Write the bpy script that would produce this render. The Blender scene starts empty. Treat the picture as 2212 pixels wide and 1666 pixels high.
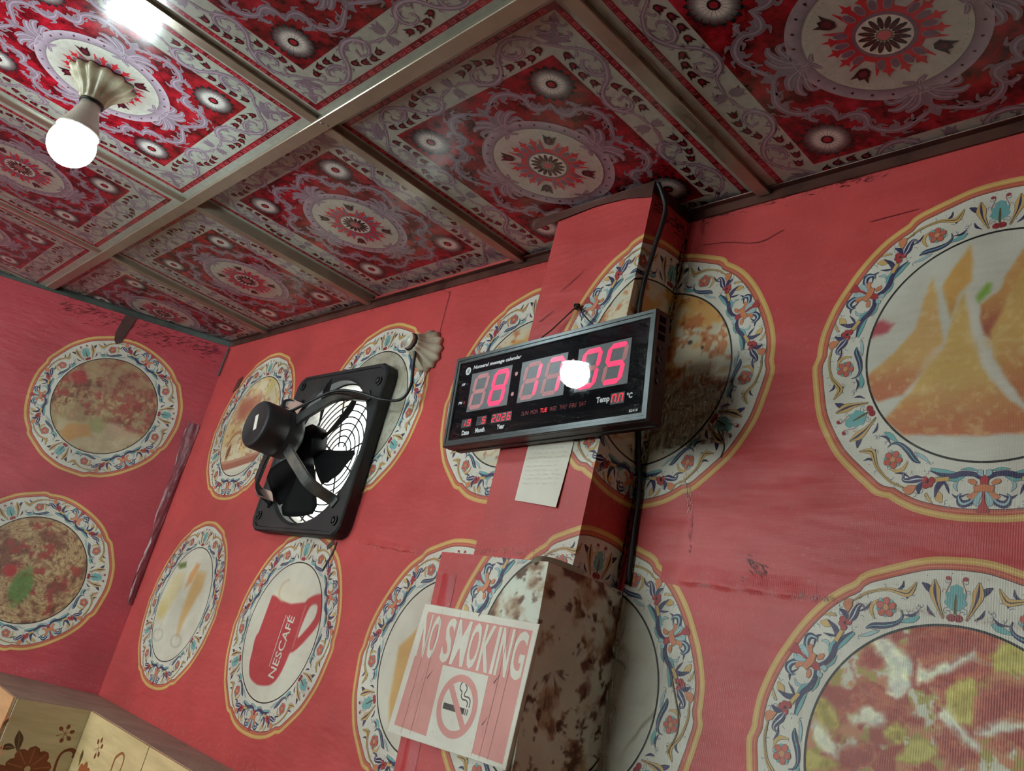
import bpy, bmesh, math, random
import numpy as np
from mathutils import Vector, Matrix
from mathutils.geometry import tessellate_polygon

random.seed(7)
rng = np.random.default_rng(7)
sc = bpy.context.scene
COL = sc.collection
H = 2.5                                   # ceiling height above the floor

# ------------------------------------------------------------------ camera
right = Vector((0.6768, 0.6977, 0.2350)); down = Vector((-0.0852, 0.3913, -0.9163)); fwd = Vector((-0.7313, 0.6001, 0.3242))
cam = bpy.data.cameras.new('camera'); cam_o = bpy.data.objects.new('camera', cam); COL.objects.link(cam_o)
fwd.normalize(); right = (right - fwd * right.dot(fwd)).normalized(); up = right.cross(fwd)
m = Matrix.Identity(4)
for i in range(3):
    m[i][0] = right[i]; m[i][1] = up[i]; m[i][2] = -fwd[i]
m.translation = Vector((1.03836, -0.79993, H - 0.86808))
cam_o.matrix_world = m
cam.sensor_fit = 'HORIZONTAL'; cam.sensor_width = 36.0; cam.lens = 36.0 * 1846.57 / 2212.0
cam.clip_start = 0.02; cam.clip_end = 100
sc.camera = cam_o

# ------------------------------------------------------------------ world, exposure
w = bpy.data.worlds.new('sky'); sc.world = w; w.use_nodes = True
bg = w.node_tree.nodes['Background']; bg.inputs[0].default_value = (0.88, 0.99, 0.95, 1); bg.inputs[1].default_value = 8.5
sc.view_settings.view_transform = 'Standard'; sc.view_settings.look = 'None'
sc.view_settings.gamma = 1.0; sc.view_settings.use_curve_mapping = False
sc.view_settings.exposure = 0.0
cy_ = sc.cycles
cy_.max_bounces = 4; cy_.diffuse_bounces = 3; cy_.glossy_bounces = 2; cy_.transmission_bounces = 2; cy_.transparent_max_bounces = 6
cy_.caustics_reflective = False; cy_.caustics_refractive = False; cy_.sample_clamp_indirect = 6.0
cy_.use_adaptive_sampling = True; cy_.adaptive_threshold = 0.07; cy_.adaptive_min_samples = 14; cy_.use_light_tree = False
BULB = 105.0                                # radiance of the lit LED domes
BULB_COL = (0.82, 0.98, 1.0, 1)

# ------------------------------------------------------------------ helpers
def lin(c):
    c = np.asarray(c, float) / 255.0
    return np.where(c <= 0.04045, c / 12.92, ((c + 0.055) / 1.055) ** 2.4)
def L4(c, a=1.0):
    return tuple(lin(c)) + (a,)

def tag(o, label=None, cat=None, group=None, kind=None):
    if label: o['label'] = label
    if cat: o['category'] = cat
    if group: o['group'] = group
    if kind: o['kind'] = kind
    return o
def link(name, me, parent=None, mat=None):
    o = bpy.data.objects.new(name, me); COL.objects.link(o)
    if mat is not None:
        for q in (mat if isinstance(mat, (list, tuple)) else [mat]): me.materials.append(q)
    if parent is not None: o.parent = parent
    return o
def empty(name, loc, rot=None, parent=None):
    o = bpy.data.objects.new(name, None); COL.objects.link(o); o.location = loc
    o.empty_display_size = 0.05
    if rot is not None: o.rotation_euler = rot
    if parent is not None: o.parent = parent
    return o
def bm_obj(name, bm, mat, parent=None, smooth=False):
    bmesh.ops.recalc_face_normals(bm, faces=bm.faces[:])
    me = bpy.data.meshes.new(name); bm.to_mesh(me); bm.free()
    if smooth:
        for p in me.polygons: p.use_smooth = True
    return link(name, me, parent, mat)
def add_box(bm, a, b, mi=0, M=None):
    x0, y0, z0 = a; x1, y1, z1 = b
    v = [Vector(p) for p in ((x0,y0,z0),(x1,y0,z0),(x1,y1,z0),(x0,y1,z0),(x0,y0,z1),(x1,y0,z1),(x1,y1,z1),(x0,y1,z1))]
    if M is not None: v = [M @ p for p in v]
    v = [bm.verts.new(p) for p in v]
    for f in ((0,3,2,1),(4,5,6,7),(0,1,5,4),(1,2,6,5),(2,3,7,6),(3,0,4,7)):
        q = bm.faces.new([v[i] for i in f]); q.material_index = mi
    return v
def box_obj(name, a, b, mat, parent=None, bevel=0.0, M=None):
    bm = bmesh.new(); add_box(bm, a, b, 0, M)
    if bevel: bmesh.ops.bevel(bm, geom=bm.edges[:] , offset=bevel, segments=2, affect='EDGES')
    return bm_obj(name, bm, mat, parent)
def add_prism(bm, pts, z0, z1, mi=0):
    lo = [bm.verts.new((x, y, z0)) for x, y in pts]; hi = [bm.verts.new((x, y, z1)) for x, y in pts]
    n = len(pts)
    bm.faces.new(lo[::-1]).material_index = mi; bm.faces.new(hi).material_index = mi
    for i in range(n):
        bm.faces.new((lo[i], lo[(i+1) % n], hi[(i+1) % n], hi[i])).material_index = mi
def smooth_path(P, n=8):
    P = [np.array(p, float) for p in P]
    P = [2*P[0]-P[1]] + P + [2*P[-1]-P[-2]]
    out = []
    for i in range(1, len(P) - 2):
        for k in range(n):
            t = k / n
            out.append(0.5*((2*P[i]) + (P[i+1]-P[i-1])*t + (2*P[i-1]-5*P[i]+4*P[i+1]-P[i+2])*t*t + (3*P[i]-P[i-1]-3*P[i+1]+P[i+2])*t**3))
    out.append(P[-2]); return out
def add_tube(bm, path, r, seg=10, rf=None, cap=True):
    path = [Vector(p) for p in path]; rings = []
    t0 = (path[1]-path[0]).normalized(); nrm = t0.orthogonal().normalized()
    for i, p in enumerate(path):
        t = (path[min(i+1, len(path)-1)] - path[max(i-1, 0)]).normalized()
        nrm = (nrm - t*nrm.dot(t)).normalized(); b = t.cross(nrm)
        rr = r if rf is None else r*rf(i/(len(path)-1))
        rings.append([bm.verts.new(p + (nrm*math.cos(2*math.pi*k/seg) + b*math.sin(2*math.pi*k/seg))*rr) for k in range(seg)])
    for a, b_ in zip(rings, rings[1:]):
        for k in range(seg):
            bm.faces.new((a[k], a[(k+1) % seg], b_[(k+1) % seg], b_[k]))
    if cap:
        bm.faces.new(rings[0][::-1]); bm.faces.new(rings[-1])
def add_lathe(bm, prof, seg=40, M=None, cap0=True, cap1=True, rfun=None, mi=0):
    """prof: list of (r, h) about local Z; rfun(theta, i) scales the radius in x, y."""
    rings = []
    for i, (r, h) in enumerate(prof):
        ring = []
        for k in range(seg):
            a = 2*math.pi*k/seg
            sx, sy = (1, 1) if rfun is None else rfun(a, i)
            p = Vector((r*sx*math.cos(a), r*sy*math.sin(a), h))
            ring.append(bm.verts.new(M @ p if M is not None else p))
        rings.append(ring)
    for a, b in zip(rings, rings[1:]):
        for k in range(seg):
            bm.faces.new((a[k], a[(k+1) % seg], b[(k+1) % seg], b[k])).material_index = mi
    if cap0: bm.faces.new(rings[0][::-1]).material_index = mi
    if cap1: bm.faces.new(rings[-1]).material_index = mi
    return rings

# ------------------------------------------------------------------ materials
def new_mat(name):
    mt = bpy.data.materials.new(name); mt.use_nodes = True
    return mt, mt.node_tree.nodes, mt.node_tree.links, mt.node_tree.nodes['Principled BSDF']
def noise(N, Lk, scale, detail=4, rough=0.55, vec=None, coord='Object'):
    n = N.new('ShaderNodeTexNoise'); n.inputs['Scale'].default_value = scale; n.inputs['Detail'].default_value = detail
    n.inputs['Roughness'].default_value = rough
    if vec is None:
        g = N.new('ShaderNodeNewGeometry'); vec = g.outputs['Position']
    Lk.new(vec, n.inputs['Vector']); return n
def ramp(N, Lk, src, a, b, ca=(0,0,0,1), cb=(1,1,1,1)):
    r = N.new('ShaderNodeValToRGB'); r.color_ramp.elements[0].position = a; r.color_ramp.elements[1].position = b
    r.color_ramp.elements[0].color = ca; r.color_ramp.elements[1].color = cb
    Lk.new(src, r.inputs[0]); return r
def mixc(N, Lk, f, a, b, mode='MIX'):
    x = N.new('ShaderNodeMix'); x.data_type = 'RGBA'; x.blend_type = mode
    for s, v in ((0, f), (6, a), (7, b)):
        if hasattr(v, 'is_linked') or hasattr(v, 'links'): Lk.new(v, x.inputs[s])
        else: x.inputs[s].default_value = v
    return x.outputs[2]
def simple(name, rgb, rough=0.5, metal=0.0, var=0.25, vscale=18, bump=0.0, bscale=60, dirt=None, spec=0.5, coat=0.0):
    mt, N, Lk, B = new_mat(name)
    n = noise(N, Lk, vscale)
    r = ramp(N, Lk, n.outputs[0], 0.3, 0.72, (1-var,)*3+(1,), (1+var*0.4,)*3+(1,))
    c = mixc(N, Lk, 1.0, L4(rgb), r.outputs[0], 'MULTIPLY')
    if dirt:
        n2 = noise(N, Lk, vscale*0.35, 6, 0.65)
        r2 = ramp(N, Lk, n2.outputs[0], 0.5, 0.68)
        c = mixc(N, Lk, r2.outputs[0], c, L4(dirt))
    Lk.new(c, B.inputs['Base Color'])
    B.inputs['Roughness'].default_value = rough; B.inputs['Metallic'].default_value = metal
    B.inputs['Specular IOR Level'].default_value = spec; B.inputs['Coat Weight'].default_value = coat
    if bump:
        nb = noise(N, Lk, bscale, 5); bp = N.new('ShaderNodeBump'); bp.inputs['Strength'].default_value = bump
        bp.inputs['Distance'].default_value = 0.002
        Lk.new(nb.outputs[0], bp.inputs['Height']); Lk.new(bp.outputs[0], B.inputs['Normal'])
    return mt
def emit(name, rgba, s):
    mt, N, Lk, B = new_mat(name)
    B.inputs['Base Color'].default_value = rgba; B.inputs['Emission Color'].default_value = rgba; B.inputs['Emission Strength'].default_value = s
    B.inputs['Roughness'].default_value = 0.3
    if s < 10: mt.cycles.emission_sampling = 'NONE'
    return mt

def print_mat(name, kind):
    """flat print: colour attribute carries the ink, the nodes add grain, wear, weave and gloss"""
    mt, N, Lk, B = new_mat(name)
    at = N.new('ShaderNodeAttribute'); at.attribute_name = 'ink'
    c = at.outputs['Color']
    if kind == 'ceiling':
        n1 = noise(N, Lk, 26, 4, 0.68); n2 = noise(N, Lk, 75, 1, 0.6)
        r1 = ramp(N, Lk, n1.outputs[0], 0.38, 0.60, (0.16, 0.13, 0.16, 1), (1.0, 1.0, 1.0, 1))
        r1.color_ramp.elements.new(0.5).color = (0.62, 0.5, 0.55, 1)
        r1.color_ramp.elements.new(0.75).color = (1.25, 2.4, 2.2, 1)
        mar = mixc(N, Lk, 1.0, c, r1.outputs[0], 'MULTIPLY')
        inv = N.new('ShaderNodeMath'); inv.operation = 'SUBTRACT'; inv.inputs[0].default_value = 1.0; Lk.new(at.outputs['Alpha'], inv.inputs[1])
        c = mixc(N, Lk, inv.outputs[0], c, mar)
        r2 = ramp(N, Lk, n2.outputs[0], 0.3, 0.7, (0.9, 0.9, 0.9, 1), (1.06, 1.06, 1.06, 1))
        c = mixc(N, Lk, 1.0, c, r2.outputs[0], 'MULTIPLY')
        B.inputs['Roughness'].default_value = 0.21; B.inputs['Specular IOR Level'].default_value = 0.55
        nb = noise(N, Lk, 7, 0); bp = N.new('ShaderNodeBump'); bp.inputs['Strength'].default_value = 0.25; bp.inputs['Distance'].default_value = 0.004
        Lk.new(nb.outputs[0], bp.inputs['Height']); Lk.new(bp.outputs[0], B.inputs['Normal'])
    else:
        n1 = noise(N, Lk, 5.5, 3, 0.62); n2 = noise(N, Lk, 150, 2, 0.75); n3 = noise(N, Lk, 2.2, 2, 0.6)
        r1 = ramp(N, Lk, n1.outputs[0], 0.3, 0.7, (0.84, 0.80, 0.80, 1), (1.10, 1.12, 1.12, 1))
        c = mixc(N, Lk, 1.0, c, r1.outputs[0], 'MULTIPLY')
        r2 = ramp(N, Lk, n2.outputs[0], 0.58, 0.82, (0, 0, 0, 1), (0.30, 0.30, 0.30, 1))
        c = mixc(N, Lk, r2.outputs[0], c, L4((196, 158, 150)))           # rubbed flecks
        r3 = ramp(N, Lk, n3.outputs[0], 0.55, 0.75, (0, 0, 0, 1), (0.30, 0.30, 0.30, 1))
        c = mixc(N, Lk, r3.outputs[0], c, L4((72, 44, 42)))              # grime clouds
        B.inputs['Roughness'].default_value = 0.42; B.inputs['Specular IOR Level'].default_value = 0.4
        # woven backing: fine ribs both ways plus slack creases
        g = N.new('ShaderNodeNewGeometry'); sp = N.new('ShaderNodeSeparateXYZ'); Lk.new(g.outputs['Position'], sp.inputs[0])
        def rib(out, k):
            mu = N.new('ShaderNodeMath'); mu.operation = 'MULTIPLY'; mu.inputs[1].default_value = k; Lk.new(out, mu.inputs[0])
            si = N.new('ShaderNodeMath'); si.operation = 'SINE'; Lk.new(mu.outputs[0], si.inputs[0]); return si.outputs[0]
        ad = N.new('ShaderNodeMath'); ad.operation = 'ADD'
        hx = N.new('ShaderNodeMath'); hx.operation = 'ADD'; Lk.new(sp.outputs[0], hx.inputs[0]); Lk.new(sp.outputs[1], hx.inputs[1])
        Lk.new(rib(hx.outputs[0], 2300.0), ad.inputs[0]); wk = N.new('ShaderNodeMath'); wk.operation = 'MULTIPLY'; wk.inputs[1].default_value = 0.25; Lk.new(rib(sp.outputs[2], 3100.0), wk.inputs[0]); Lk.new(wk.outputs[0], ad.inputs[1])
        b1 = N.new('ShaderNodeBump'); b1.inputs['Strength'].default_value = 0.14; b1.inputs['Distance'].default_value = 0.0008
        Lk.new(ad.outputs[0], b1.inputs['Height'])
        mp = N.new('ShaderNodeMapping'); mp.inputs['Scale'].default_value = (3.0, 3.0, 9.0); Lk.new(g.outputs['Position'], mp.inputs[0])
        nb = noise(N, Lk, 1.6, 3, 0.55, mp.outputs[0]); b2 = N.new('ShaderNodeBump'); b2.inputs['Strength'].default_value = 0.5
        b2.inputs['Distance'].default_value = 0.012
        Lk.new(nb.outputs[0], b2.inputs['Height']); Lk.new(b1.outputs[0], b2.inputs['Normal']); Lk.new(b2.outputs[0], B.inputs['Normal'])
    Lk.new(c, B.inputs['Base Color'])
    return mt

M_CEIL = print_mat('ceiling film print', 'ceiling')
M_VINYL = print_mat('printed vinyl', 'vinyl')
M_BAR = simple('brushed aluminium', (158, 150, 132), 0.30, 0.6, 0.12, 30, 0.1, 200)
M_TRIMR = simple('brown angle trim', (104, 66, 58), 0.35, 0.35, 0.45, 14, 0.2, 80, dirt=(40, 24, 22))
M_TRIMG = simple('dull green grey trim', (98, 108, 104), 0.32, 0.6, 0.3, 16, 0.1, 80)
M_BLACK = simple('dusty black paint', (30, 32, 36), 0.55, 0.0, 0.3, 30, 0.15, 150, dirt=(46, 45, 43))
M_BLADE = simple('black plastic', (20, 21, 24), 0.75, 0, 0.25, 30, spec=0.3)
M_ARM = simple('dusty grey steel', (64, 66, 66), 0.5, 0.2, 0.35, 40, 0.25, 120, dirt=(98, 90, 80))
M_ARMLIT = simple('pinkish lit arm face', (150, 118, 108), 0.7, 0, 0.3, 30)  # light falling on the left fan arms, put into the colour
M_WHITEP = simple('aged white plastic', (205, 200, 184), 0.35, 0, 0.15, 20)
M_SHELLC = simple('cream glazed plastic', (216, 212, 182), 0.2, 0, 0.2, 26, dirt=(160, 148, 118))
M_SHELLD = simple('sooty glazed plastic', (206, 200, 176), 0.3, 0, 0.4, 26, 0.2, 60, dirt=(62, 48, 38))
M_PLASTER = simple('rough plaster', (196, 172, 158), 0.85, 0, 0.3, 10, 0.5, 60)
M_CABLE = simple('black cable', (30, 30, 33), 0.5, 0, 0.2, 40)
M_STRING = simple('brown string', (64, 44, 38), 0.8, 0, 0.2, 200)
M_LEDGE = simple('brown cement ledge', (168, 146, 134), 0.85, 0, 0.25, 12, 0.4, 90)
M_PAPER = simple('white note paper', (226, 222, 208), 0.7, 0, 0.06, 20)
M_TAPE = simple('brown packing tape', (84, 52, 48), 0.4, 0, 0.35, 30)
M_DARK = simple('dark void', (14, 11, 11), 0.9)
M_SCREW = simple('steel screw', (150, 146, 138), 0.35, 0.8, 0.2, 60)
M_FLOOR = simple('floor tile', (62, 58, 54), 0.4, 0, 0.15, 3)
M_ROOM = simple('dark unseen wall', (74, 68, 62), 0.6, 0, 0.15, 3)  # unseen wall, kept dark to hold down bounced light

# ------------------------------------------------------------------ flat-print toolkit
class Art:
    n = 0
    """flat shapes in (u, v) metres; every shape is triangles with an ink colour and a stacking layer"""
    def __init__(s): s.T = []; s.C = []; s.L = []
    def tris(s, T, C, layer):
        T = np.asarray(T, float).reshape(-1, 3, 2)
        C = np.asarray(C, float)
        if C.ndim == 1: C = np.broadcast_to(C, (len(T), 3, 4)).copy()
        Art.n = (Art.n + 1) % 18                                   # no two shapes are ever exactly coplanar
        s.T.append(T); s.C.append(C); s.L.append(np.full(len(T), float(layer) + 0.05*Art.n)); return s
    def poly(s, P, col, layer):
        P = [tuple(map(float, p[:2])) for p in P]
        idx = tessellate_polygon([[Vector((x, y, 0)) for x, y in P]])
        if idx: s.tris([[P[i] for i in t] for t in idx], np.array(L4(*col) if isinstance(col[0], (tuple, list)) else L4(col)), layer)
        return s
    def fan(s, c, P, ccol, pcol, layer):
        n = len(P); T = [[c, P[i], P[(i+1) % n]] for i in range(n)]
        C = np.empty((n, 3, 4)); C[:, 0] = L4(ccol); C[:, 1] = L4(pcol); C[:, 2] = L4(pcol)
        return s.tris(T, C, layer)
    def stroke(s, pts, col, layer, n=5, k=1.0, grow=0.0, closed=False):
        P = np.array(smooth_path([(p[0], p[1], p[2]) for p in pts], n)) if len(pts) > 1 else np.array(pts)
        xy = P[:, :2]; wd = np.maximum(P[:, 2]*k, 0.0001) + grow
        d = np.gradient(xy, axis=0); d /= (np.linalg.norm(d, axis=1, keepdims=True) + 1e-12)
        nn = np.stack([-d[:, 1], d[:, 0]], 1)
        if grow: xy = xy.copy(); xy[0] -= d[0]*grow*0.5; xy[-1] += d[-1]*grow*0.5
        a = xy + nn*wd[:, None]/2; b = xy - nn*wd[:, None]/2
        T = []
        for i in range(len(xy)-1): T += [[a[i], b[i], b[i+1]], [a[i], b[i+1], a[i+1]]]
        return s.tris(T, np.array(L4(col)), layer)
    def ell(s, c, a, b, ang, col, layer, n=12):
        t = np.linspace(0, 2*np.pi, n, endpoint=False); ca, sa = math.cos(ang), math.sin(ang)
        P = [(c[0]+a*math.cos(q)*ca-b*math.sin(q)*sa, c[1]+a*math.cos(q)*sa+b*math.sin(q)*ca) for q in t]
        return s.fan(tuple(c), P, col, col, layer)
    def ring(s, c, r0, r1, col, layer, n=96, alpha=1.0, col1=None):
        t = np.linspace(0, 2*np.pi, n+1)
        f0 = r0 if callable(r0) else (lambda q: r0); f1 = r1 if callable(r1) else (lambda q: r1)
        A = [(c[0]+f0(q)*math.cos(q), c[1]+f0(q)*math.sin(q)) for q in t]
        B = [(c[0]+f1(q)*math.cos(q), c[1]+f1(q)*math.sin(q)) for q in t]
        T = []; C = []; c0 = L4(col, alpha); c1 = L4(col1, alpha) if col1 is not None else c0
        for i in range(n):
            T += [[A[i], B[i], B[i+1]], [A[i], B[i+1], A[i+1]]]; C += [[c0, c1, c1], [c0, c1, c0]]
        return s.tris(T, np.array(C), layer)
    def rect(s, x0, y0, x1, y1, col, layer, alpha=1.0):
        return s.tris([[(x0,y0),(x1,y0),(x1,y1)], [(x0,y0),(x1,y1),(x0,y1)]], np.array(L4(col, alpha)), layer)
    def flat(s):
        if len(s.T) > 1: s.T = [np.concatenate(s.T)]; s.C = [np.concatenate(s.C)]; s.L = [np.concatenate(s.L)]
        return s.T[0], s.C[0], s.L[0]
    def add(s, o, A=((1,0),(0,1)), t=(0,0), dl=0):
        T, C, L = o.flat(); A = np.array(A, float)
        s.T.append(T @ A.T + np.array(t, float)); s.C.append(C); s.L.append(L + dl); return s
    def jit(s):
        T, C, L = s.flat(); s.L = [L + rng.random(len(L))*0.04]; return s

def clip_tris(T, C, L, a, b, c, both=False):
    """keep a*u + b*v + c >= 0 (both=True: cut along the line and keep both sides)"""
    d = T[..., 0]*a + T[..., 1]*b + c
    pos = (d >= -1e-9).all(1); neg = (d <= 1e-9).all(1) & ~pos; st = ~(pos | neg)
    outT = [T[pos]]; outC = [C[pos]]; outL = [L[pos]]
    if both: outT.append(T[neg]); outC.append(C[neg]); outL.append(L[neg])
    nt, nc, nl = [], [], []
    for i in np.nonzero(st)[0]:
        for sg in ((1, -1) if both else (1,)):
            P = []
            for k in range(3):
                j = (k+1) % 3; dk, dj = d[i, k]*sg, d[i, j]*sg
                if dk >= 0: P.append((T[i, k], C[i, k]))
                if (dk > 0 > dj) or (dk < 0 < dj):
                    t = dk/(dk-dj); P.append((T[i, k]*(1-t)+T[i, j]*t, C[i, k]*(1-t)+C[i, j]*t))
            for k in range(1, len(P)-1):
                nt.append([P[0][0], P[k][0], P[k+1][0]]); nc.append([P[0][1], P[k][1], P[k+1][1]]); nl.append(L[i])
    if nt: outT.append(np.array(nt)); outC.append(np.array(nc)); outL.append(np.array(nl))
    return np.concatenate(outT), np.concatenate(outC), np.concatenate(outL)

def art_mesh(name, art, fmap, regions=None, folds=(), dh=0.00012, h0=0.0002, jitter=0.0):
    """regions: list of lists of half-planes; fmap(uv, h) -> xyz"""
    T, C, L = art.flat()
    if jitter: L = L + rng.random(len(L))*jitter
    Ts, Cs, Ls = [], [], []
    for reg in (regions or [[]]):
        t, c, l = T, C, L
        for pl in reg: t, c, l = clip_tris(t, c, l, *pl)
        for f in folds: t, c, l = clip_tris(t, c, l, 1, 0, -f, both=True)
        Ts.append(t); Cs.append(c); Ls.append(l)
    T = np.concatenate(Ts); C = np.concatenate(Cs); L = np.concatenate(Ls)
    ar = (T[:,1,0]-T[:,0,0])*(T[:,2,1]-T[:,0,1]) - (T[:,1,1]-T[:,0,1])*(T[:,2,0]-T[:,0,0])
    keep = np.abs(ar) > 1e-12; T, C, L, ar = T[keep], C[keep], L[keep], ar[keep]
    fl = ar < 0; T[fl] = T[fl][:, ::-1]; C[fl] = C[fl][:, ::-1]
    n = len(T); uv = T.reshape(-1, 2); h = np.repeat(h0 + L*dh, 3)
    mid = np.repeat(T.mean(1), 3, 0)
    V = fmap(uv, h, mid)
    me = bpy.data.meshes.new(name)
    me.vertices.add(3*n); me.vertices.foreach_set('co', V.astype(np.float32).ravel())
    me.loops.add(3*n); me.loops.foreach_set('vertex_index', np.arange(3*n, dtype=np.int32))
    me.polygons.add(n); me.polygons.foreach_set('loop_start', np.arange(0, 3*n, 3, dtype=np.int32))
    me.update(calc_edges=True)
    at = me.color_attributes.new('ink', 'FLOAT_COLOR', 'POINT')
    at.data.foreach_set('color', C.reshape(-1, 4).astype(np.float32).ravel())
    return me

def text_art(txt, height, width=None, bold=0.0, shear=0.0, weightx=1.0):
    """glyph outlines of the built-in font as flat triangles, lower-left at the origin"""
    cu = bpy.data.curves.new('lettering', 'FONT'); cu.body = txt; cu.size = 1.0; cu.offset = bold; cu.resolution_u = 3
    cu.fill_mode = 'FRONT'
    o = bpy.data.objects.new('lettering', cu); COL.objects.link(o)
    dg = bpy.context.evaluated_depsgraph_get(); me = bpy.data.meshes.new_from_object(o.evaluated_get(dg)); me.calc_loop_triangles()
    co = np.array([v.co[:2] for v in me.vertices]); tr = np.array([t.vertices[:] for t in me.loop_triangles])
    bpy.data.objects.remove(o); bpy.data.curves.remove(cu); bpy.data.meshes.remove(me)
    lo, hi = co.min(0), co.max(0); co = (co-lo)/(hi-lo); asp = (hi[0]-lo[0])/(hi[1]-lo[1])
    wd = width if width else height*asp*weightx
    co = co*np.array([wd, height]); co[:, 0] += co[:, 1]*shear
    return co[tr], wd

# value noise for the photographs printed on the plates
def _h(ix, iy, s):
    v = np.sin(ix*127.1 + iy*311.7 + s*74.7)*43758.5453; return v - np.floor(v)
def vn(x, y, s=0):
    ix, iy = np.floor(x), np.floor(y); fx, fy = x-ix, y-iy
    fx = fx*fx*(3-2*fx); fy = fy*fy*(3-2*fy)
    return (_h(ix,iy,s)*(1-fx)+_h(ix+1,iy,s)*fx)*(1-fy) + (_h(ix,iy+1,s)*(1-fx)+_h(ix+1,iy+1,s)*fx)*fy
def fbm(x, y, s=0, o=4):
    r = 0; a = 0.5; t = 0
    for k in range(o): r = r + a*vn(x*2**k, y*2**k, s+k*13); t += a; a *= 0.55
    return r/t
def sdf(P, u, v):
    """signed distance to a polygon, negative inside"""
    P = np.array(P, float); d = np.full(u.shape, 1e9); ins = np.zeros(u.shape, bool)
    n = len(P)
    for i in range(n):
        a, b = P[i], P[(i+1) % n]; e = b-a; wx, wy = u-a[0], v-a[1]
        t = np.clip((wx*e[0]+wy*e[1])/(e@e+1e-12), 0, 1)
        d = np.minimum(d, (wx-e[0]*t)**2 + (wy-e[1]*t)**2)
        cnd = ((a[1] > v) != (b[1] > v)) & (u < (b[0]-a[0])*(v-a[1])/(b[1]-a[1]+1e-12)+a[0])
        ins ^= cnd
    d = np.sqrt(d); return np.where(ins, -d, d)
def smp(P, n=5):
    P = [np.array(p, float) for p in P]; k = len(P); out = []
    for i in range(k):
        a, b, c, d = P[i-1], P[i], P[(i+1) % k], P[(i+2) % k]
        for q in range(n):
            t = q/n; out.append(0.5*((2*b)+(c-a)*t+(2*a-5*b+4*c-d)*t*t+(3*b-a-3*c+d)*t**3))
    return out
def cov(d, soft): return np.clip(0.5 - d/soft, 0, 1)
def over(img, m, c):
    c = np.asarray(c, float)
    if c.ndim == 1: c = np.broadcast_to(c, img.shape)
    return img*(1-m[..., None]) + c*m[..., None]
def sm(a, b, x):
    t = np.clip((x-a)/(b-a), 0, 1); return t*t*(3-2*t)
def base(u, rgb): return np.broadcast_to(np.array(rgb, float), u.shape+(3,)).copy()

def food_samosa(u, v):
    I = base(u, (206, 204, 190)); n = fbm(u*7, v*7, 3); n2 = fbm(u*18+3, v*18, 9)
    ud, vd = u + (n-0.5)*0.03, v + (n2-0.5)*0.03
    def tri(P, top, bot, hl, I):
        d = sdf(P, ud, vd); m = cov(d, 0.035); ys = [p[1] for p in P]
        t = sm(min(ys), min(ys)+0.42*(max(ys)-min(ys)), v + (n-0.5)*0.18)
        c = np.array(bot)*(1-t[..., None]) + np.array(top)*t[..., None]
        c = over(c, sm(0.5, 0.78, n2)*0.55, hl)
        return over(I, m, c)
    I = tri([(0.19,0.79),(0.12,0.66),(0.07,0.56),(0.03,0.45),(-0.11,0.34),(-0.11,0.23),(-0.06,0.04),(-0.02,0.05),(0.2,0.3),(0.6,0.9)], (203,150,88), (160,84,66), (214,176,110), I)
    I = tri([(0.55,1.0),(0.2,0.62),(0.11,0.44),(0.05,0.25),(-0.04,0.05),(0.03,-0.17),(0.12,-0.35),(0.28,-0.6),(0.9,-0.3)], (208,168,98), (186,110,74), (222,196,140), I)
    I = tri([(-0.22,0.92),(-0.19,0.74),(-0.19,0.57),(-0.27,0.48),(-0.33,0.26),(-0.39,0.45),(-0.42,0.56),(-0.34,0.72)], (212,164,92), (198,146,78), (214,180,120), I)
    I = tri([(-0.5,0.67),(-0.46,0.52),(-0.41,0.25),(-0.37,0.04),(-0.42,-0.06),(-0.49,-0.2),(-0.66,-0.4),(-0.87,-0.45),(-1.0,-0.36),(-1.0,-0.22),(-0.77,-0.01),(-0.6,0.2),(-0.56,0.46)], (214,172,108), (190,112,80), (224,196,150), I)
    I = tri([(-0.23,0.51),(-0.19,0.26),(-0.13,0.01),(-0.05,-0.24),(0.1,-0.47),(0.3,-0.66),(0.42,-0.78),(-0.01,-0.79),(-0.63,-0.76),(-0.8,-0.62),(-0.6,-0.38),(-0.48,-0.15),(-0.36,-0.0),(-0.31,0.29)], (211,175,104), (196,120,84), (226,200,142), I)
    fold = sdf([(-0.24,0.50),(-0.19,0.5),(-0.1,0.1),(0.0,-0.2),(0.18,-0.5),(0.14,-0.5),(-0.08,-0.18),(-0.17,0.12)], ud, vd)
    I = over(I, cov(fold, 0.05)*0.75, (218,212,196))
    f2 = sdf([(-0.46,-0.02),(-0.38,0.02),(-0.36,-0.02),(-0.5,-0.2),(-0.62,-0.42),(-0.64,-0.4)], ud, vd); I = over(I, cov(f2, 0.06)*0.5, (222,206,184))
    I = over(I, cov(sdf([(-1.0,0.31),(-0.89,0.32),(-0.79,0.27),(-0.84,0.2),(-1.0,0.16)], ud, vd), 0.05)*0.9, (182,66,76))
    I = over(I, cov(sdf([(-0.07,0.53),(-0.03,0.52),(-0.05,0.43),(-0.12,0.36),(-0.14,0.42)], ud, vd), 0.04), (132,170,72))
    return I
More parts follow.
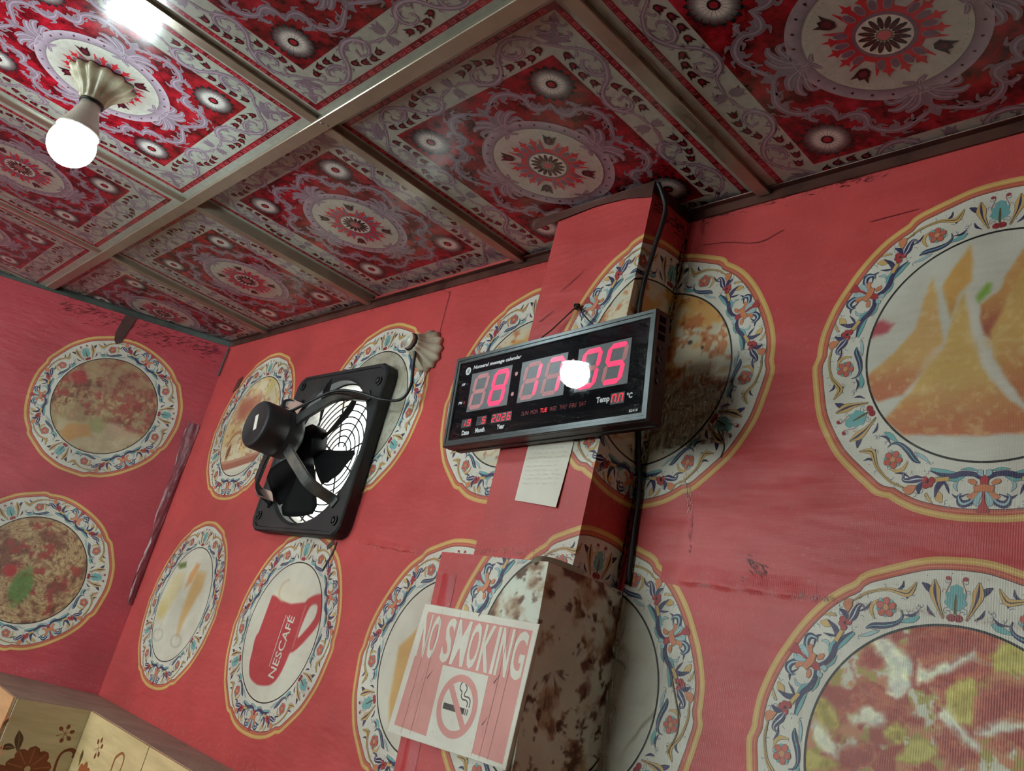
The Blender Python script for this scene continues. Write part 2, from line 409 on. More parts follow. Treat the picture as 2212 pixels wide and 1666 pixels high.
CH = {'r1':[(-0.47,0.89),(-0.35,0.83),(-0.27,0.88),(-0.11,0.98),(0.21,1.01),(0.28,0.9),(0.25,0.79),(0.09,0.84),(-0.16,0.72),(-0.27,0.75)],
'r2':[(-0.59,0.78),(-0.45,0.78),(-0.47,0.65),(-0.57,0.62),(-0.67,0.65)],'w1':[(-0.56,0.81),(-0.45,0.86),(-0.36,0.8),(-0.28,0.7),(-0.28,0.54),(-0.37,0.44),(-0.44,0.52),(-0.42,0.64)],
'r3':[(-0.74,0.67),(-0.65,0.53),(-0.52,0.51),(-0.41,0.44),(-0.24,0.39),(-0.41,0.38),(-0.55,0.42),(-0.65,0.51)],'r4':[(-0.22,0.71),(0.01,0.81),(0.11,0.81),(0.25,0.77),(0.22,0.68),(0.1,0.65),(-0.02,0.51),(-0.09,0.53)],
'w2':[(-0.22,0.72),(-0.16,0.68),(0.01,0.77),(0.11,0.85),(0.16,0.87),(0.06,0.74),(-0.15,0.6),(-0.22,0.6)],'o1':[(0.27,0.88),(0.45,0.96),(0.6,0.8),(0.34,0.72),(0.27,0.77)],
'o2':[(-0.02,0.51),(0.07,0.62),(0.15,0.67),(0.18,0.63),(0.18,0.42),(0.14,0.34),(0.02,0.38)],'r5':[(0.18,0.59),(0.46,0.66),(0.8,0.5),(0.46,0.46),(0.35,0.42),(0.19,0.38)],
'o3':[(-0.96,0.34),(-0.79,0.26),(-0.75,0.16),(-0.83,0.12),(-0.94,0.19)],'r6':[(-0.75,0.35),(-0.68,0.43),(-0.55,0.42),(-0.63,0.31),(-0.74,0.19),(-0.76,0.25)],
'r7':[(-0.5,0.38),(-0.32,0.38),(-0.18,0.33),(-0.19,0.28),(-0.31,0.28),(-0.44,0.33)],'w3':[(-0.67,0.26),(-0.54,0.35),(-0.43,0.29),(-0.47,0.24),(-0.6,0.23),(-0.66,0.18)],
'o4':[(-0.43,0.23),(-0.34,0.26),(-0.27,0.22),(-0.3,0.16),(-0.39,0.16)],'r8':[(-0.08,0.25),(0.0,0.3),(0.09,0.24),(0.2,0.17),(0.13,0.12),(-0.02,0.14)],
'w4':[(-0.07,0.38),(0.0,0.44),(0.12,0.3),(0.21,0.23),(0.16,0.2),(0.02,0.3)],'w5':[(0.17,0.31),(0.28,0.4),(0.47,0.44),(0.47,0.4),(0.3,0.33),(0.2,0.3)],
'r9':[(0.27,0.28),(0.32,0.32),(0.38,0.28),(0.38,0.24),(0.29,0.24)],'o5':[(-0.3,0.06),(-0.21,0.17),(-0.08,0.19),(-0.05,0.11),(-0.15,0.04),(-0.28,0.01)],
'r10':[(-0.76,0.01),(-0.61,0.09),(-0.47,0.1),(-0.45,0.02),(-0.55,-0.07),(-0.74,-0.13)],'w6':[(-0.96,0.18),(-0.83,0.11),(-0.76,0.03),(-0.79,-0.05),(-0.94,0.04)],'o6':[(-0.99,-0.04),(-0.87,-0.07),(-0.76,-0.08),(-0.78,-0.15),(-0.96,-0.19)]}
def food_chilli(u, v):
    n = fbm(u*6, v*6, 21); n2 = fbm(u*11, v*11, 5); n3 = fbm(u*28, v*28, 8)
    I = base(u, (196, 132, 96))
    I = over(I, sm(0.50, 0.60, n), (206, 204, 182)); I = over(I, sm(0.50, 0.60, n2)*0.9, (166, 150, 72)); I = over(I, sm(0.50, 0.58, fbm(u*5+9, v*5, 2))*0.95, (166, 74, 62))
    ud, vd = u + (n2-0.5)*0.09 + (n3-0.5)*0.03, v + (n-0.5)*0.09 + (fbm(u*26, v*26, 80)-0.5)*0.03
    for k, P in CH.items():
        c = {'r': (168, 72, 62), 'w': (212, 212, 196), 'o': (172, 156, 70)}[k[0]]
        d = sdf(smp(P, 4), ud, vd); m = cov(d, 0.045)
        cc = np.array(c)[None, None, :] + (n3-0.5)[..., None]*np.array([70, 60, 40]) + (sm(-0.12, 0.0, d)*sm(0.35, 0.6, n2))[..., None]*np.array([34, 40, 22])
        I = over(I, m*0.95, cc)
        if k[0] == 'r': I = over(I, cov(np.abs(d+0.01)-0.004, 0.03)*0.45, (206, 140, 96)); I = over(I, m*sm(0.5, 0.7, n3)*0.5, (128, 58, 58))
        I = over(I, cov(np.abs(d)-0.004, 0.03)*0.15, (120, 70, 50))
        if k[0] == 'o': I = over(I, m*sm(0.1, -0.05, d)*sm(0.45, 0.7, n2)*0.5, (196, 184, 110))
    return I
def food_roti(u, v):
    n = fbm(u*3.2+2, v*3.2, 31); n2 = fbm(u*8, v*8, 12); n3 = fbm(u*22, v*22, 4)
    I = base(u, (206, 196, 168)); I = over(I, sm(0.45, 0.6, fbm(u*2, v*5, 44))*0.7, (190, 192, 176))
    I = over(I, sm(0.46, 0.62, n)*0.8*sm(-0.35, 0.2, v), (210, 150, 72)); I = over(I, sm(0.52, 0.64, n2)*0.75*sm(-0.4, 0.1, v), (182, 98, 48))
    I = over(I, sm(0.64, 0.72, n3*0.5+n2*0.5)*0.7, (140, 66, 34))
    for a in (-0.25, -0.42, -0.6):
        d = np.abs(v - a - 0.4*(u-0.3) - (n-0.5)*0.3); I = over(I, sm(0.04, 0.0, d)*0.45, (150, 116, 80))
    I = over(I, sm(0.03, 0.01, np.hypot((u-0.62)*1.0, v-0.28))+sm(0.05, 0.01, np.hypot(u-0.45, (v-0.36)*1.3)), (60, 34, 24))
    return I
def food_noodle(u, v, green=True, seed=0, warm=0):
    n = fbm(u*3+seed, v*3, 51); a = fbm(u*2.3, v*2.3+seed, 17)*7
    s1 = np.sin((u*np.cos(a)+v*np.sin(a))*38 + n*20); s2 = fbm(u*14+seed, v*14, 6)
    I = base(u, (176, 142, 100)); I = over(I, sm(0.2, 1, s1)*0.6, (206, 186, 146)); I = over(I, sm(-0.2, -1, s1)*0.5, (128, 84, 60))
    I = over(I, sm(0.48, 0.66, n)*0.75, (112, 60, 48)); I = over(I, sm(0.56, 0.7, s2)*0.55, (92, 52, 42)); I = over(I, sm(0.62, 0.72, fbm(u*5+seed, v*5, 71))*0.8, (164, 62, 58))
    if green:
        d = np.hypot((u+0.02)*1.5, (v+0.37)*0.9) + (s2-0.5)*0.25
        I = over(I, sm(0.36, 0.2, d)*0.85, (92, 132, 62)); I = over(I, sm(0.16, 0.08, np.hypot(u+0.32, v+0.1)), (176, 52, 52))
    return I
def food_chowmein(u, v):
    I = food_noodle(u, v, False, 5)
    n = fbm(u*2.2, v*2.2, 8); n2 = fbm(u*9, v*9, 61)
    I = over(I, sm(0.0, 0.35, v - 0.15 + (n-0.5)*0.8)*0.55, (138, 66, 58)); I = over(I, sm(0.4, 0.62, fbm(u*4, v*4+3, 5))*0.7, (176, 160, 118))
    I = over(I, sm(0.62, 0.48, np.hypot(u-0.45, v+0.02))*0.6*sm(0.4, 0.55, n2), (150, 58, 52)); I = over(I, cov(sdf([(-0.7,-0.5),(0.3,-0.3),(0.9,-0.45),(0.6,-1),(-0.6,-1)], u+(n2-0.5)*0.2, v+(n-0.5)*0.2), 0.1)*0.8, (196, 182, 148))
    I = over(I, cov(sdf([(-0.5,-0.55),(-0.15,-0.45),(0.0,-0.65),(-0.4,-0.9),(-0.6,-0.8)], u+(n2-0.5)*0.1, v), 0.08)*0.8, (198, 142, 78)); I = over(I, sm(0.22, 0.1, np.hypot(u-0.02, v+0.42)+(n2-0.5)*0.1)*0.7, (150, 150, 92))
    I = over(I, sm(0.2, 0.1, np.hypot(u+0.68, v-0.42)+(n2-0.5)*0.1)*0.8, (168, 48, 56))
    return I
def food_soup(u, v):
    n = fbm(u*4, v*4, 3); n2 = fbm(u*12, v*12, 14)
    I = base(u, (218, 206, 174)); I = over(I, sm(0.46, 0.62, n)*0.7, (214, 180, 118)); I = over(I, sm(0.56, 0.7, n2)*0.7, (174, 112, 78))
    I = over(I, sm(0.35, 0.1, np.hypot((u+0.5)*0.8, v-0.35)+(n2-0.5)*0.35)*0.75, (176, 84, 70)); I = over(I, sm(0.3, 0.1, np.hypot(u+0.15, (v-0.45)*1.0)+(n-0.5)*0.4)*0.6, (182, 100, 78))
    I = over(I, sm(0.25, 0.1, np.hypot(u-0.35, v-0.82)+(n2-0.5)*0.2)*0.6, (196, 186, 116)); I = over(I, sm(0.13, 0.05, np.hypot((u+0.52)*1.4, (v+0.52)*0.6)), (130, 76, 58))
    d = np.abs(np.hypot(u+0.35, v+0.42)-0.3)+np.where(v < -0.42, 1, 0); I = over(I, sm(0.05, 0.02, d)*0.8, (176, 116, 76))
    yb = -0.72 + 0.18*sm(-0.6, 1.0, u); I = over(I, sm(0.02, -0.02, v-yb), (168, 104, 84)); I = over(I, sm(0.03, 0.0, np.abs(v-yb+0.03)), (196, 148, 124)); I = over(I, sm(0.01, -0.02, v-(yb-0.17)), (214, 208, 190))
    return I
def food_blank(u, v):
    n = fbm(u*5, v*5, 3); n2 = fbm(u*16, v*16, 14)
    I = base(u, (176, 174, 158)); I = over(I, sm(0.45, 0.65, n)*0.5, (150, 142, 120)); I = over(I, sm(0.55, 0.7, n2)*0.35, (128, 118, 98)); return I
def food_stain(u, v):
    n = fbm(u*4.5, v*4.5, 3, 5); n2 = fbm(u*11, v*11, 14); n3 = fbm(u*2, v*2, 77)
    I = base(u, (214, 222, 206)); I = over(I, sm(0.46, 0.58, n)*0.8, (170, 146, 112)); I = over(I, sm(0.52, 0.62, n2*0.5+n*0.5)*0.85, (132, 96, 70)); I = over(I, sm(0.53, 0.60, n*0.5+n3*0.5)*0.85, (120, 76, 70))
    I = over(I, sm(0.63, 0.72, n2)*0.8, (84, 54, 38)); I = over(I, sm(0.55, 0.7, fbm(u*14, v*4, 33))*0.35, (210, 208, 192)); return I
def food_plain(u, v):
    n = fbm(u*5, v*5, 3); I = base(u, (200, 198, 184)); I = over(I, sm(0.5, 0.7, n)*0.25, (168, 160, 138))
    d = np.abs(v + 0.25 - 1.6*(u-0.86) + (n-0.5)*0.2); return over(I, sm(0.06, 0.0, d)*0.6*sm(-0.6, -0.1, v)*sm(0.35, 0.0, v), (110, 92, 66))
def food_patty(u, v):
    n = fbm(u*6, v*6, 3)
    I = base(u, (210, 206, 190)); I = over(I, cov(sdf([(-0.7,0.1),(-0.25,0.6),(0.4,0.75),(1,0.6),(1,-1),(-0.4,-0.75)], u+(n-0.5)*0.05, v), 0.08)*0.8, (214, 190, 150))
    I = over(I, cov(sdf([(-0.72,0.12),(-0.3,0.5),(-0.5,-0.75),(-0.62,-0.5)], u, v), 0.06), (204, 164, 102)); I = over(I, sm(0.55, 0.7, n)*0.5*sm(-0.5, -0.2, u), (176, 120, 84)); return I
def food_cup(u, v):
    n = fbm(u*5, v*5, 3); I = base(u, (212, 208, 192))
    ud, vd = u, v
    I = over(I, cov(sdf(smp([(0.42,0.40),(0.54,0.54),(0.79,0.61),(0.94,0.58),(0.98,0.37),(0.87,0.09),(0.44,-0.25)]), ud, vd), 0.03), (186, 62, 66))
    I = over(I, cov(sdf(smp([(0.56,0.30),(0.63,0.43),(0.78,0.44),(0.81,0.28),(0.68,0.1),(0.52,-0.03)]), ud, vd), 0.03), (210, 206, 190))
    mug = np.minimum(sdf(smp([(0.36,-0.56),(0.22,-0.72),(0.0,-0.78),(-0.22,-0.79),(-0.45,-0.73),(-0.58,-0.58),(-0.62,-0.42),(-0.62,-0.1),(0.0,0.1),(0.44,-0.1),(0.43,-0.3)]), ud, vd), sdf([(-0.58,0.46),(0.45,0.46),(0.46,0.21),(0.44,-0.1),(0.2,-0.3),(-0.3,-0.3),(-0.62,-0.1)], ud, vd))
    I = over(I, cov(mug, 0.03), (184, 60, 66)); I = over(I, cov(np.abs(u-0.47)+np.where((v>0.42)|(v<-0.2),1,0)-0.012, 0.03)*0.6, (214, 170, 160))
    foam = sdf([(-0.55,0.48),(-0.5,0.58),(-0.3,0.66),(0.11,0.69),(0.38,0.65),(0.5,0.54),(0.42,0.45),(0.05,0.39),(-0.28,0.41)], ud, vd)
    I = over(I, cov(foam, 0.03), (216, 208, 186)); I = over(I, sm(0.04, 0.0, np.abs(np.hypot((u+0.2)*0.8, v-0.56)-0.16)+np.where(u > -0.2, 1, 0))*0.5, (196, 160, 120)); return I
def food_juice(u, v):
    I = base(u, (212, 208, 192)); n = fbm(u*5, v*5, 3)
    I = over(I, cov(sdf([(-0.75,0.45),(-0.3,0.55),(-0.26,0.24),(-0.41,-0.09),(-0.62,-0.34),(-0.86,-0.3),(-0.92,-0.11),(-0.83,0.19)], u, v), 0.12)*0.8, (212, 196, 148)); I = over(I, sm(0.3, 0.05, np.hypot(u+0.72, v+0.2))*0.6, (196, 178, 104))
    I = over(I, cov(sdf([(0.15,0.58),(0.55,0.58),(0.62,0.32),(0.45,0.0),(0.33,-0.31),(0.33,-0.54),(0.21,-0.5),(0.12,-0.15),(0.12,0.27)], u, v), 0.12)*0.85, (212, 168, 104)); I = over(I, cov(sdf([(-0.11,0.5),(0.03,0.71),(0.19,0.71),(0.09,0.39),(-0.09,0.25)], u, v), 0.08)*0.9, (216, 152, 92))
    I = over(I, cov(sdf([(-0.78,0.65),(-0.42,0.72),(-0.35,0.62),(-0.64,0.57)], u+(n-0.5)*0.1, v), 0.05), (104, 130, 72))
    for x, y in ((-0.52, -0.62), (0.31, -0.62)):
        d = np.abs(np.hypot((u-x)*0.8, (v-y)*1.6)-0.16); I = over(I, sm(0.05, 0.01, d)*0.35, (150, 146, 132)); I = over(I, cov(np.abs(u-x+0.03)-0.015+np.where((v < y)|(v > -0.3), 1, 0), 0.03)*0.3, (160, 156, 140))
    return I

# ------------------------------------------------------------------ ceiling panel print
LAV = (132, 118, 130); LAVL = (170, 158, 166); MAR = (58, 18, 26); WHT = (170, 174, 162); RED = (164, 22, 38)
C_VINE = {
'vine':[(0.2144,-0.215,0.0049),(0.2046,-0.223,0.004),(0.1961,-0.2346,0.0043),(0.187,-0.2455,0.0049),(0.1745,-0.253,0.0056),(0.161,-0.2579,0.0063),(0.1435,-0.2551,0.0071),(0.1279,-0.2463,0.008),(0.1151,-0.2354,0.0067),(0.1077,-0.2233,0.0061),(0.0965,-0.2106,0.0073),(0.0797,-0.2032,0.0093),(0.0627,-0.2042,0.009),(0.0499,-0.2114,0.0072),(0.0419,-0.221,0.0045),(0.0327,-0.2275,0.0034),(0.0177,-0.231,0.005),(0.0045,-0.2322,0.0027)],
's2':[(0.132,-0.2462,0.0052),(0.1298,-0.236,0.0063),(0.136,-0.2277,0.0059),(0.148,-0.223,0.0052),(0.1603,-0.2249,0.0044),(0.168,-0.2316,0.0037),(0.1658,-0.2385,0.0024),(0.1599,-0.2408,0.001)],
's2b':[(0.1418,-0.2404,0.001),(0.14,-0.2346,0.0028),(0.1451,-0.2304,0.0031),(0.1527,-0.2317,0.0024),(0.1556,-0.2356,0.0007)],
's2c':[(0.1655,-0.2562,0.0033),(0.16,-0.2519,0.0037),(0.1569,-0.2449,0.0007)],
's3':[(0.0541,-0.209,0.0064),(0.047,-0.2193,0.0068),(0.0484,-0.2309,0.0056),(0.0568,-0.2384,0.0044),(0.0682,-0.2403,0.0037),(0.0756,-0.2347,0.0036),(0.0747,-0.2256,0.0033),(0.0695,-0.2225,0.0011)],
's3b':[(0.0607,-0.2066,0.0045),(0.055,-0.216,0.0038),(0.0559,-0.2242,0.0026),(0.0633,-0.2297,0.0007)],
's3c':[(0.089,-0.2077,0.0037),(0.0867,-0.2139,0.0033),(0.0822,-0.2201,0.0007)],
'sp1':[(0.1864,-0.2448,0.0043),(0.1894,-0.2495,0.0007)],
'sp2':[(0.1924,-0.2369,0.0023),(0.1846,-0.235,0.0033),(0.1791,-0.2294,0.0027),(0.1848,-0.2271,0.0007)],
'sp3':[(0.1234,-0.2421,0.0042),(0.1189,-0.247,0.0007)],
'trunk':[(0.2135,-0.2135,0.0115),(0.2245,-0.2245,0.0113),(0.2375,-0.2375,0.0079)],
'lobe':[(0.2222,-0.2233,0.0081),(0.2144,-0.2333,0.0081),(0.206,-0.2427,0.0019)],
'volute':[(0.2312,-0.2349,0.0041),(0.2196,-0.2387,0.0045),(0.215,-0.2479,0.0038),(0.2183,-0.2532,0.0032),(0.2249,-0.2502,0.0013)],
'palm':[(0.2375,-0.2375,0.0047),(0.2489,-0.2489,0.0124),(0.26,-0.26,0.0009)],
'palm2':[(0.2449,-0.2474,0.0056),(0.2359,-0.2518,0.0035),(0.2331,-0.2587,0.0028),(0.2386,-0.2605,0.0009)],
'mo':[(0,-0.2324,0.0058),(0,-0.245,0.0135),(0,-0.2551,0.0015)],'mo2':[(0.002,-0.240,0.006),(0.006,-0.248,0.004),(0.0095,-0.2535,0.0006)],
'mi':[(0,-0.2268,0.0078),(0,-0.2155,0.0150),(0,-0.203,0.0016)],'mi2':[(0.003,-0.216,0.007),(0.007,-0.210,0.004),(0.011,-0.2045,0.0006)]}
C_TUL = [(0.1876,-0.2188),(0.1668,-0.2119),(0.1445,-0.2113),(0.1226,-0.2158),(0.1007,-0.2403),(0.0829,-0.2484),(0.062,-0.2511),(0.042,-0.2469)]
C_MED = {
'v1':[(0.0028,-0.1588,0.0036),(0.0133,-0.1636,0.0053),(0.0303,-0.1719,0.0079),(0.0468,-0.1787,0.009),(0.0625,-0.1779,0.0094),(0.074,-0.1721,0.0097),(0.0838,-0.1623,0.0089),(0.0884,-0.1498,0.0068),(0.0852,-0.1343,0.009),(0.0892,-0.1234,0.0099),(0.1013,-0.1182,0.0081),(0.1145,-0.1196,0.0047),(0.1215,-0.1215,0.0013)],
'v2':[(0.086,-0.1425,0.0051),(0.0918,-0.1507,0.0046),(0.1023,-0.1539,0.0046),(0.1081,-0.1501,0.0038),(0.1073,-0.1444,0.0017)],
'v3':[(0.0616,-0.1747,0.0072),(0.0539,-0.1661,0.0047),(0.0554,-0.1566,0.0007)],'v4':[(0.087,-0.1261,0.0052),(0.0929,-0.1358,0.0043),(0.0983,-0.14,0.0006)],
'v5':[(0.0965,-0.1208,0.0052),(0.0996,-0.1278,0.0038),(0.1065,-0.1312,0.0006)],'v6':[(0.0293,-0.171,0.0053),(0.0323,-0.1665,0.0039),(0.0293,-0.1563,0.0007)],
'bud':[(0,-0.1495,0.0036),(0,-0.1602,0.0158),(0,-0.1755,0.0013)],
'f1':[(0.0024,-0.116,0.0037),(0.0127,-0.1383,0.01),(0.029,-0.1475,0.008),(0.0342,-0.1462,0.0022)],'f2':[(0.0062,-0.1171,0.0037),(0.0254,-0.1329,0.009),(0.0421,-0.1389,0.0089),(0.0529,-0.1345,0.0031)],
'f3':[(0.0079,-0.1162,0.0046),(0.0304,-0.1226,0.0081),(0.0454,-0.1221,0.0076),(0.0494,-0.1109,0.0013)],'f0':[(0,-0.1149,0.0084),(0.003,-0.1386,0.0127),(0.0,-0.1524,0.0036)],
'c1':[(0,-0.1149,0.006),(0.003,-0.0985,0.0042),(0.0085,-0.0960,0.0061),(0.0153,-0.0912,0.0033)]}

def tulip(A, c, ang, s, dark, core, layer):
    R = np.array([[math.cos(ang), -math.sin(ang)], [math.sin(ang), math.cos(ang)]])*s
    P = np.array([(-0.9,0),(-0.6,0.55),(0,0.7),(0.5,0.75),(1.15,0.95),(0.65,0.35),(1.0,0),(0.65,-0.35),(1.15,-0.95),(0.5,-0.75),(0,-0.7),(-0.6,-0.55)]) @ R.T + np.array(c)
    A.poly(P, dark, layer)
    Q = np.array([(-0.55,0),(-0.2,0.4),(0.35,0.3),(0.5,0),(0.35,-0.3),(-0.2,-0.4)]) @ R.T + np.array(c)
    A.poly(Q, core, layer+1)
def spurs(A, s, col, layer, k, edge=None):
    """small acanthus points along a curling stem"""
    if len(s) < 5: return
    P = np.array(smooth_path(s, 6)); d = np.gradient(P[:, :2], axis=0); d /= np.linalg.norm(d, axis=1, keepdims=True)+1e-9; nn = np.stack([-d[:, 1], d[:, 0]], 1)
    for i in range(5, len(P)-4, 5):
        if P[i, 2] < 0.003: continue
        sd = 1 if (i//5) % 2 else -1; w_ = P[i, 2]*k; a = P[i, :2] + nn[i]*sd*w_*0.3; b = P[i, :2] + nn[i]*sd*w_*1.15 - d[i]*w_*0.9; c = P[i, :2] + nn[i]*sd*w_*0.95 + d[i]*w_*0.1
        if edge: A.stroke([tuple(a)+(w_*0.5,), tuple(c)+(w_*0.42,), tuple(b)+(0.0003,)], edge, layer-1.1, 3, grow=0.001)
        A.stroke([tuple(a)+(w_*0.5,), tuple(c)+(w_*0.42,), tuple(b)+(0.0003,)], col, layer, 3)
def ceiling_art():
    A = Art()
    A.rect(-0.298, -0.298, 0.298, 0.298, WHT, 0)
    mo, mi_ = 0.2751, 0.2635
    for x0, y0, x1, y1 in ((-mo,-mo,mo,-mi_),(-mo,mi_,mo,mo),(-mo,-mi_,-mi_,mi_),(mi_,-mi_,mo,mi_)): A.rect(x0, y0, x1, y1, (160, 26, 42), 1, 0.2)
    A.rect(-0.2, -0.2, 0.2, 0.2, RED, 1, 0.0)
    A.ring((0, 0), 0.2, 0.2012, (120, 90, 96), 1, 4) if False else None
    U = Art()                                                     # one eighth
    AX = Art()
    for k, s in C_VINE.items():
        D = AX if k in ('trunk', 'palm', 'mo', 'mi') else U
        D.stroke(s, LAV, 2, k=1.3); spurs(D, s, LAV, 2.3, 1.0)
        if len(s) > 3: D.stroke(s, (172, 154, 168), 3.2, k=0.45)
    for i, c in enumerate(C_TUL):
        d = np.array(C_TUL[min(i+1, 7)]) - np.array(C_TUL[max(i-1, 0)]) if i not in (3, 4) else np.array([-0.02, 0.002 if i == 3 else -0.008])
        tulip(U, c, math.atan2(d[1], d[0]), 0.0088, MAR, (128, 30, 44), 3)
    for k, s in C_MED.items():
        D = AX if k in ('bud', 'f0') else U
        D.stroke(s, LAVL, 3, k=1.15, grow=0.0012); spurs(D, s, LAV, 4.2, 1.15, LAVL); D.stroke(s, LAV, 4, k=1.15)
    for k, s in C_MED.items():
        if len(s) > 3: U.stroke(s, (166, 148, 164), 5, k=0.35)
    for q in range(12):                                           # key-pattern band
        x = 0.011 + q*0.0216; y0 = -0.2742; hh = 0.0096
        P = [(x-0.0075, y0+hh*0.85), (x-0.0075, y0+hh*0.2), (x+0.0035, y0+hh*0.2), (x+0.0035, y0+hh*0.62), (x-0.0025, y0+hh*0.62)]
        for a, b in zip(P, P[1:]):
            w_ = 0.0009; dx, dy = b[0]-a[0], b[1]-a[1]; ln = math.hypot(dx, dy); nx, ny = -dy/ln*w_, dx/ln*w_; ex, ey = dx/ln*w_, dy/ln*w_
            U.tris([[(a[0]-ex+nx,a[1]-ey+ny),(a[0]-ex-nx,a[1]-ey-ny),(b[0]+ex-nx,b[1]+ey-ny)],[(a[0]-ex+nx,a[1]-ey+ny),(b[0]+ex-nx,b[1]+ey-ny),(b[0]+ex+nx,b[1]+ey+ny)]], np.array(L4((190, 84, 94))), 2)
    # daisies in the corners
    F = Art(); R = 0.041; c = np.array([0.154, -0.154])
    for k in range(17):
        a = 2*math.pi*k/17; da = math.pi/17
        def pt(r, q): return (c[0]+R*r*math.cos(q), c[1]+R*r*math.sin(q))
        ctr, L0, L1, Tp, R1, R0 = tuple(c), pt(0.62, a-da*0.98), pt(0.86, a-da*0.8), pt(1.0, a), pt(0.86, a+da*0.8), pt(0.62, a+da*0.98)
        W_, G_, K_ = L4((222, 220, 212)), L4((132, 128, 128)), L4((38, 34, 38)); C0, C1 = pt(0.42, a-da), pt(0.42, a+da)
        T = [[ctr, C0, C1], [C0, L0, R0], [C0, R0, C1], [L0, L1, R1], [L0, R1, R0], [L1, Tp, R1]]; CC = [[W_, W_, W_], [W_, G_, G_], [W_, G_, W_], [G_, K_, K_], [G_, K_, G_], [K_, K_, K_]]
        F.tris(T, np.array(CC), 3)
        F.stroke([pt(0.2, a+da)+(0.0007,), pt(0.4, a+da)+(0.0006,), pt(0.62, a+da)+(0.0005,)], (120, 118, 118), 4, 2)
    F.ring(tuple(c), 0.0, 0.0093, (40, 22, 24), 5, 16); F.ring(tuple(c), 0.0, 0.006, (170, 40, 56), 6, 12)
    tulip(F, (0.0515, -0.0515), -math.pi/4, 0.013, (50, 18, 26), (92, 28, 40), 8)
    Md = Art()                                                    # medallion, drawn whole
    Md.ring((0,0), 0.0, 0.1035, (170, 150, 156), 3, 72, 1.0, (186, 188, 174)); Md.ring((0,0), 0.1015, 0.122, LAV, 3, 96, 1.0, (176, 160, 172)); Md.ring((0,0), 0.1205, 0.1222, LAVL, 5, 96); Md.ring((0,0), 0.1012, 0.1024, (126, 108, 124), 5, 96)
    for q in range(4):
        for k in range(5):
            a = math.pi/2*q + math.pi/4 + math.radians((k-2)*13.5); Md.ell((0.112*math.cos(a), 0.112*math.sin(a)), 0.0024, 0.0019, a, (64, 34, 42), 6, 8)
        for k in range(15):
            a = math.pi/2*q + math.pi/4 + math.radians((k-7)*5); Md.ell((0.0945*math.cos(a), 0.0945*math.sin(a)), 0.0011, 0.0009, a, (150, 140, 140), 4, 6)
        for dg in (26, 45, 64):
            a = math.pi/2*q + math.pi/4 + math.radians(dg); ca, sa = math.cos(a), math.sin(a)
            def rp(r, t): return (r*ca - t*sa, r*sa + t*ca)
            Md.poly([rp(0.046,-0.0042), rp(0.060,-0.0036), rp(0.066,-0.0085), rp(0.0675,-0.0028), rp(0.0775,0), rp(0.0675,0.0028), rp(0.066,0.0085), rp(0.060,0.0036), rp(0.046,0.0042)], (198, 40, 54), 5)
        for sgn in (-1, 1):
            a = math.pi/2*q + math.pi/4; ca, sa = math.cos(a), math.sin(a)
            def rp(r, t): return (r*ca - t*sa*sgn, r*sa + t*ca*sgn)
            Md.poly([rp(0.038, 0.002), rp(0.052, 0.0085), rp(0.071, 0.0165), rp(0.073, 0.0185), rp(0.06, 0.017), rp(0.044, 0.0115)], (198, 40, 54), 5)
        for dg in (17, 36, 54, 73):
            a = math.pi/2*q + math.pi/4 + math.radians(dg); cc = (0.0525*math.cos(a), 0.0525*math.sin(a))
            Md.ell(cc, 0.0098, 0.0056, a, LAVL, 6, 14); Md.ell(cc, 0.009, 0.0049, a, (128, 92, 112), 7, 14)
    Md.ring((0,0), 0.0, 0.049, (196, 40, 54), 4, 48)
    Md.ring((0,0), 0.034, 0.0395, (126, 92, 108), 5, 56); Md.ring((0,0), 0.0, 0.0342, (212, 206, 196), 5, 48)
    for k in range(16):
        a = 2*math.pi*(k+0.5)/16; Md.ell((0.0212*math.cos(a), 0.0212*math.sin(a)), 0.0108, 0.0036, a, (52, 16, 26), 6, 10); Md.ell((0.0195*math.cos(a), 0.0195*math.sin(a)), 0.006, 0.0017, a, (92, 24, 38), 7, 8)
    Md.ring((0,0), 0.0, 0.0105, (118, 104, 84), 7, 20); Md.ring((0,0), 0.0, 0.0082, (196, 96, 104), 8, 20)
    for rot in range(4):
        ca, sa = [(1,0),(0,1),(-1,0),(0,-1)][rot]; Rm = np.array([[ca,-sa],[sa,ca]])
        for q, mir in enumerate((np.eye(2), np.array([[-1,0],[0,1]]))): A.add(U, Rm @ mir, dl=0.012*q)
        A.add(F, Rm); A.add(AX, Rm)
    A.add(Md); return A
CART = ceiling_art()

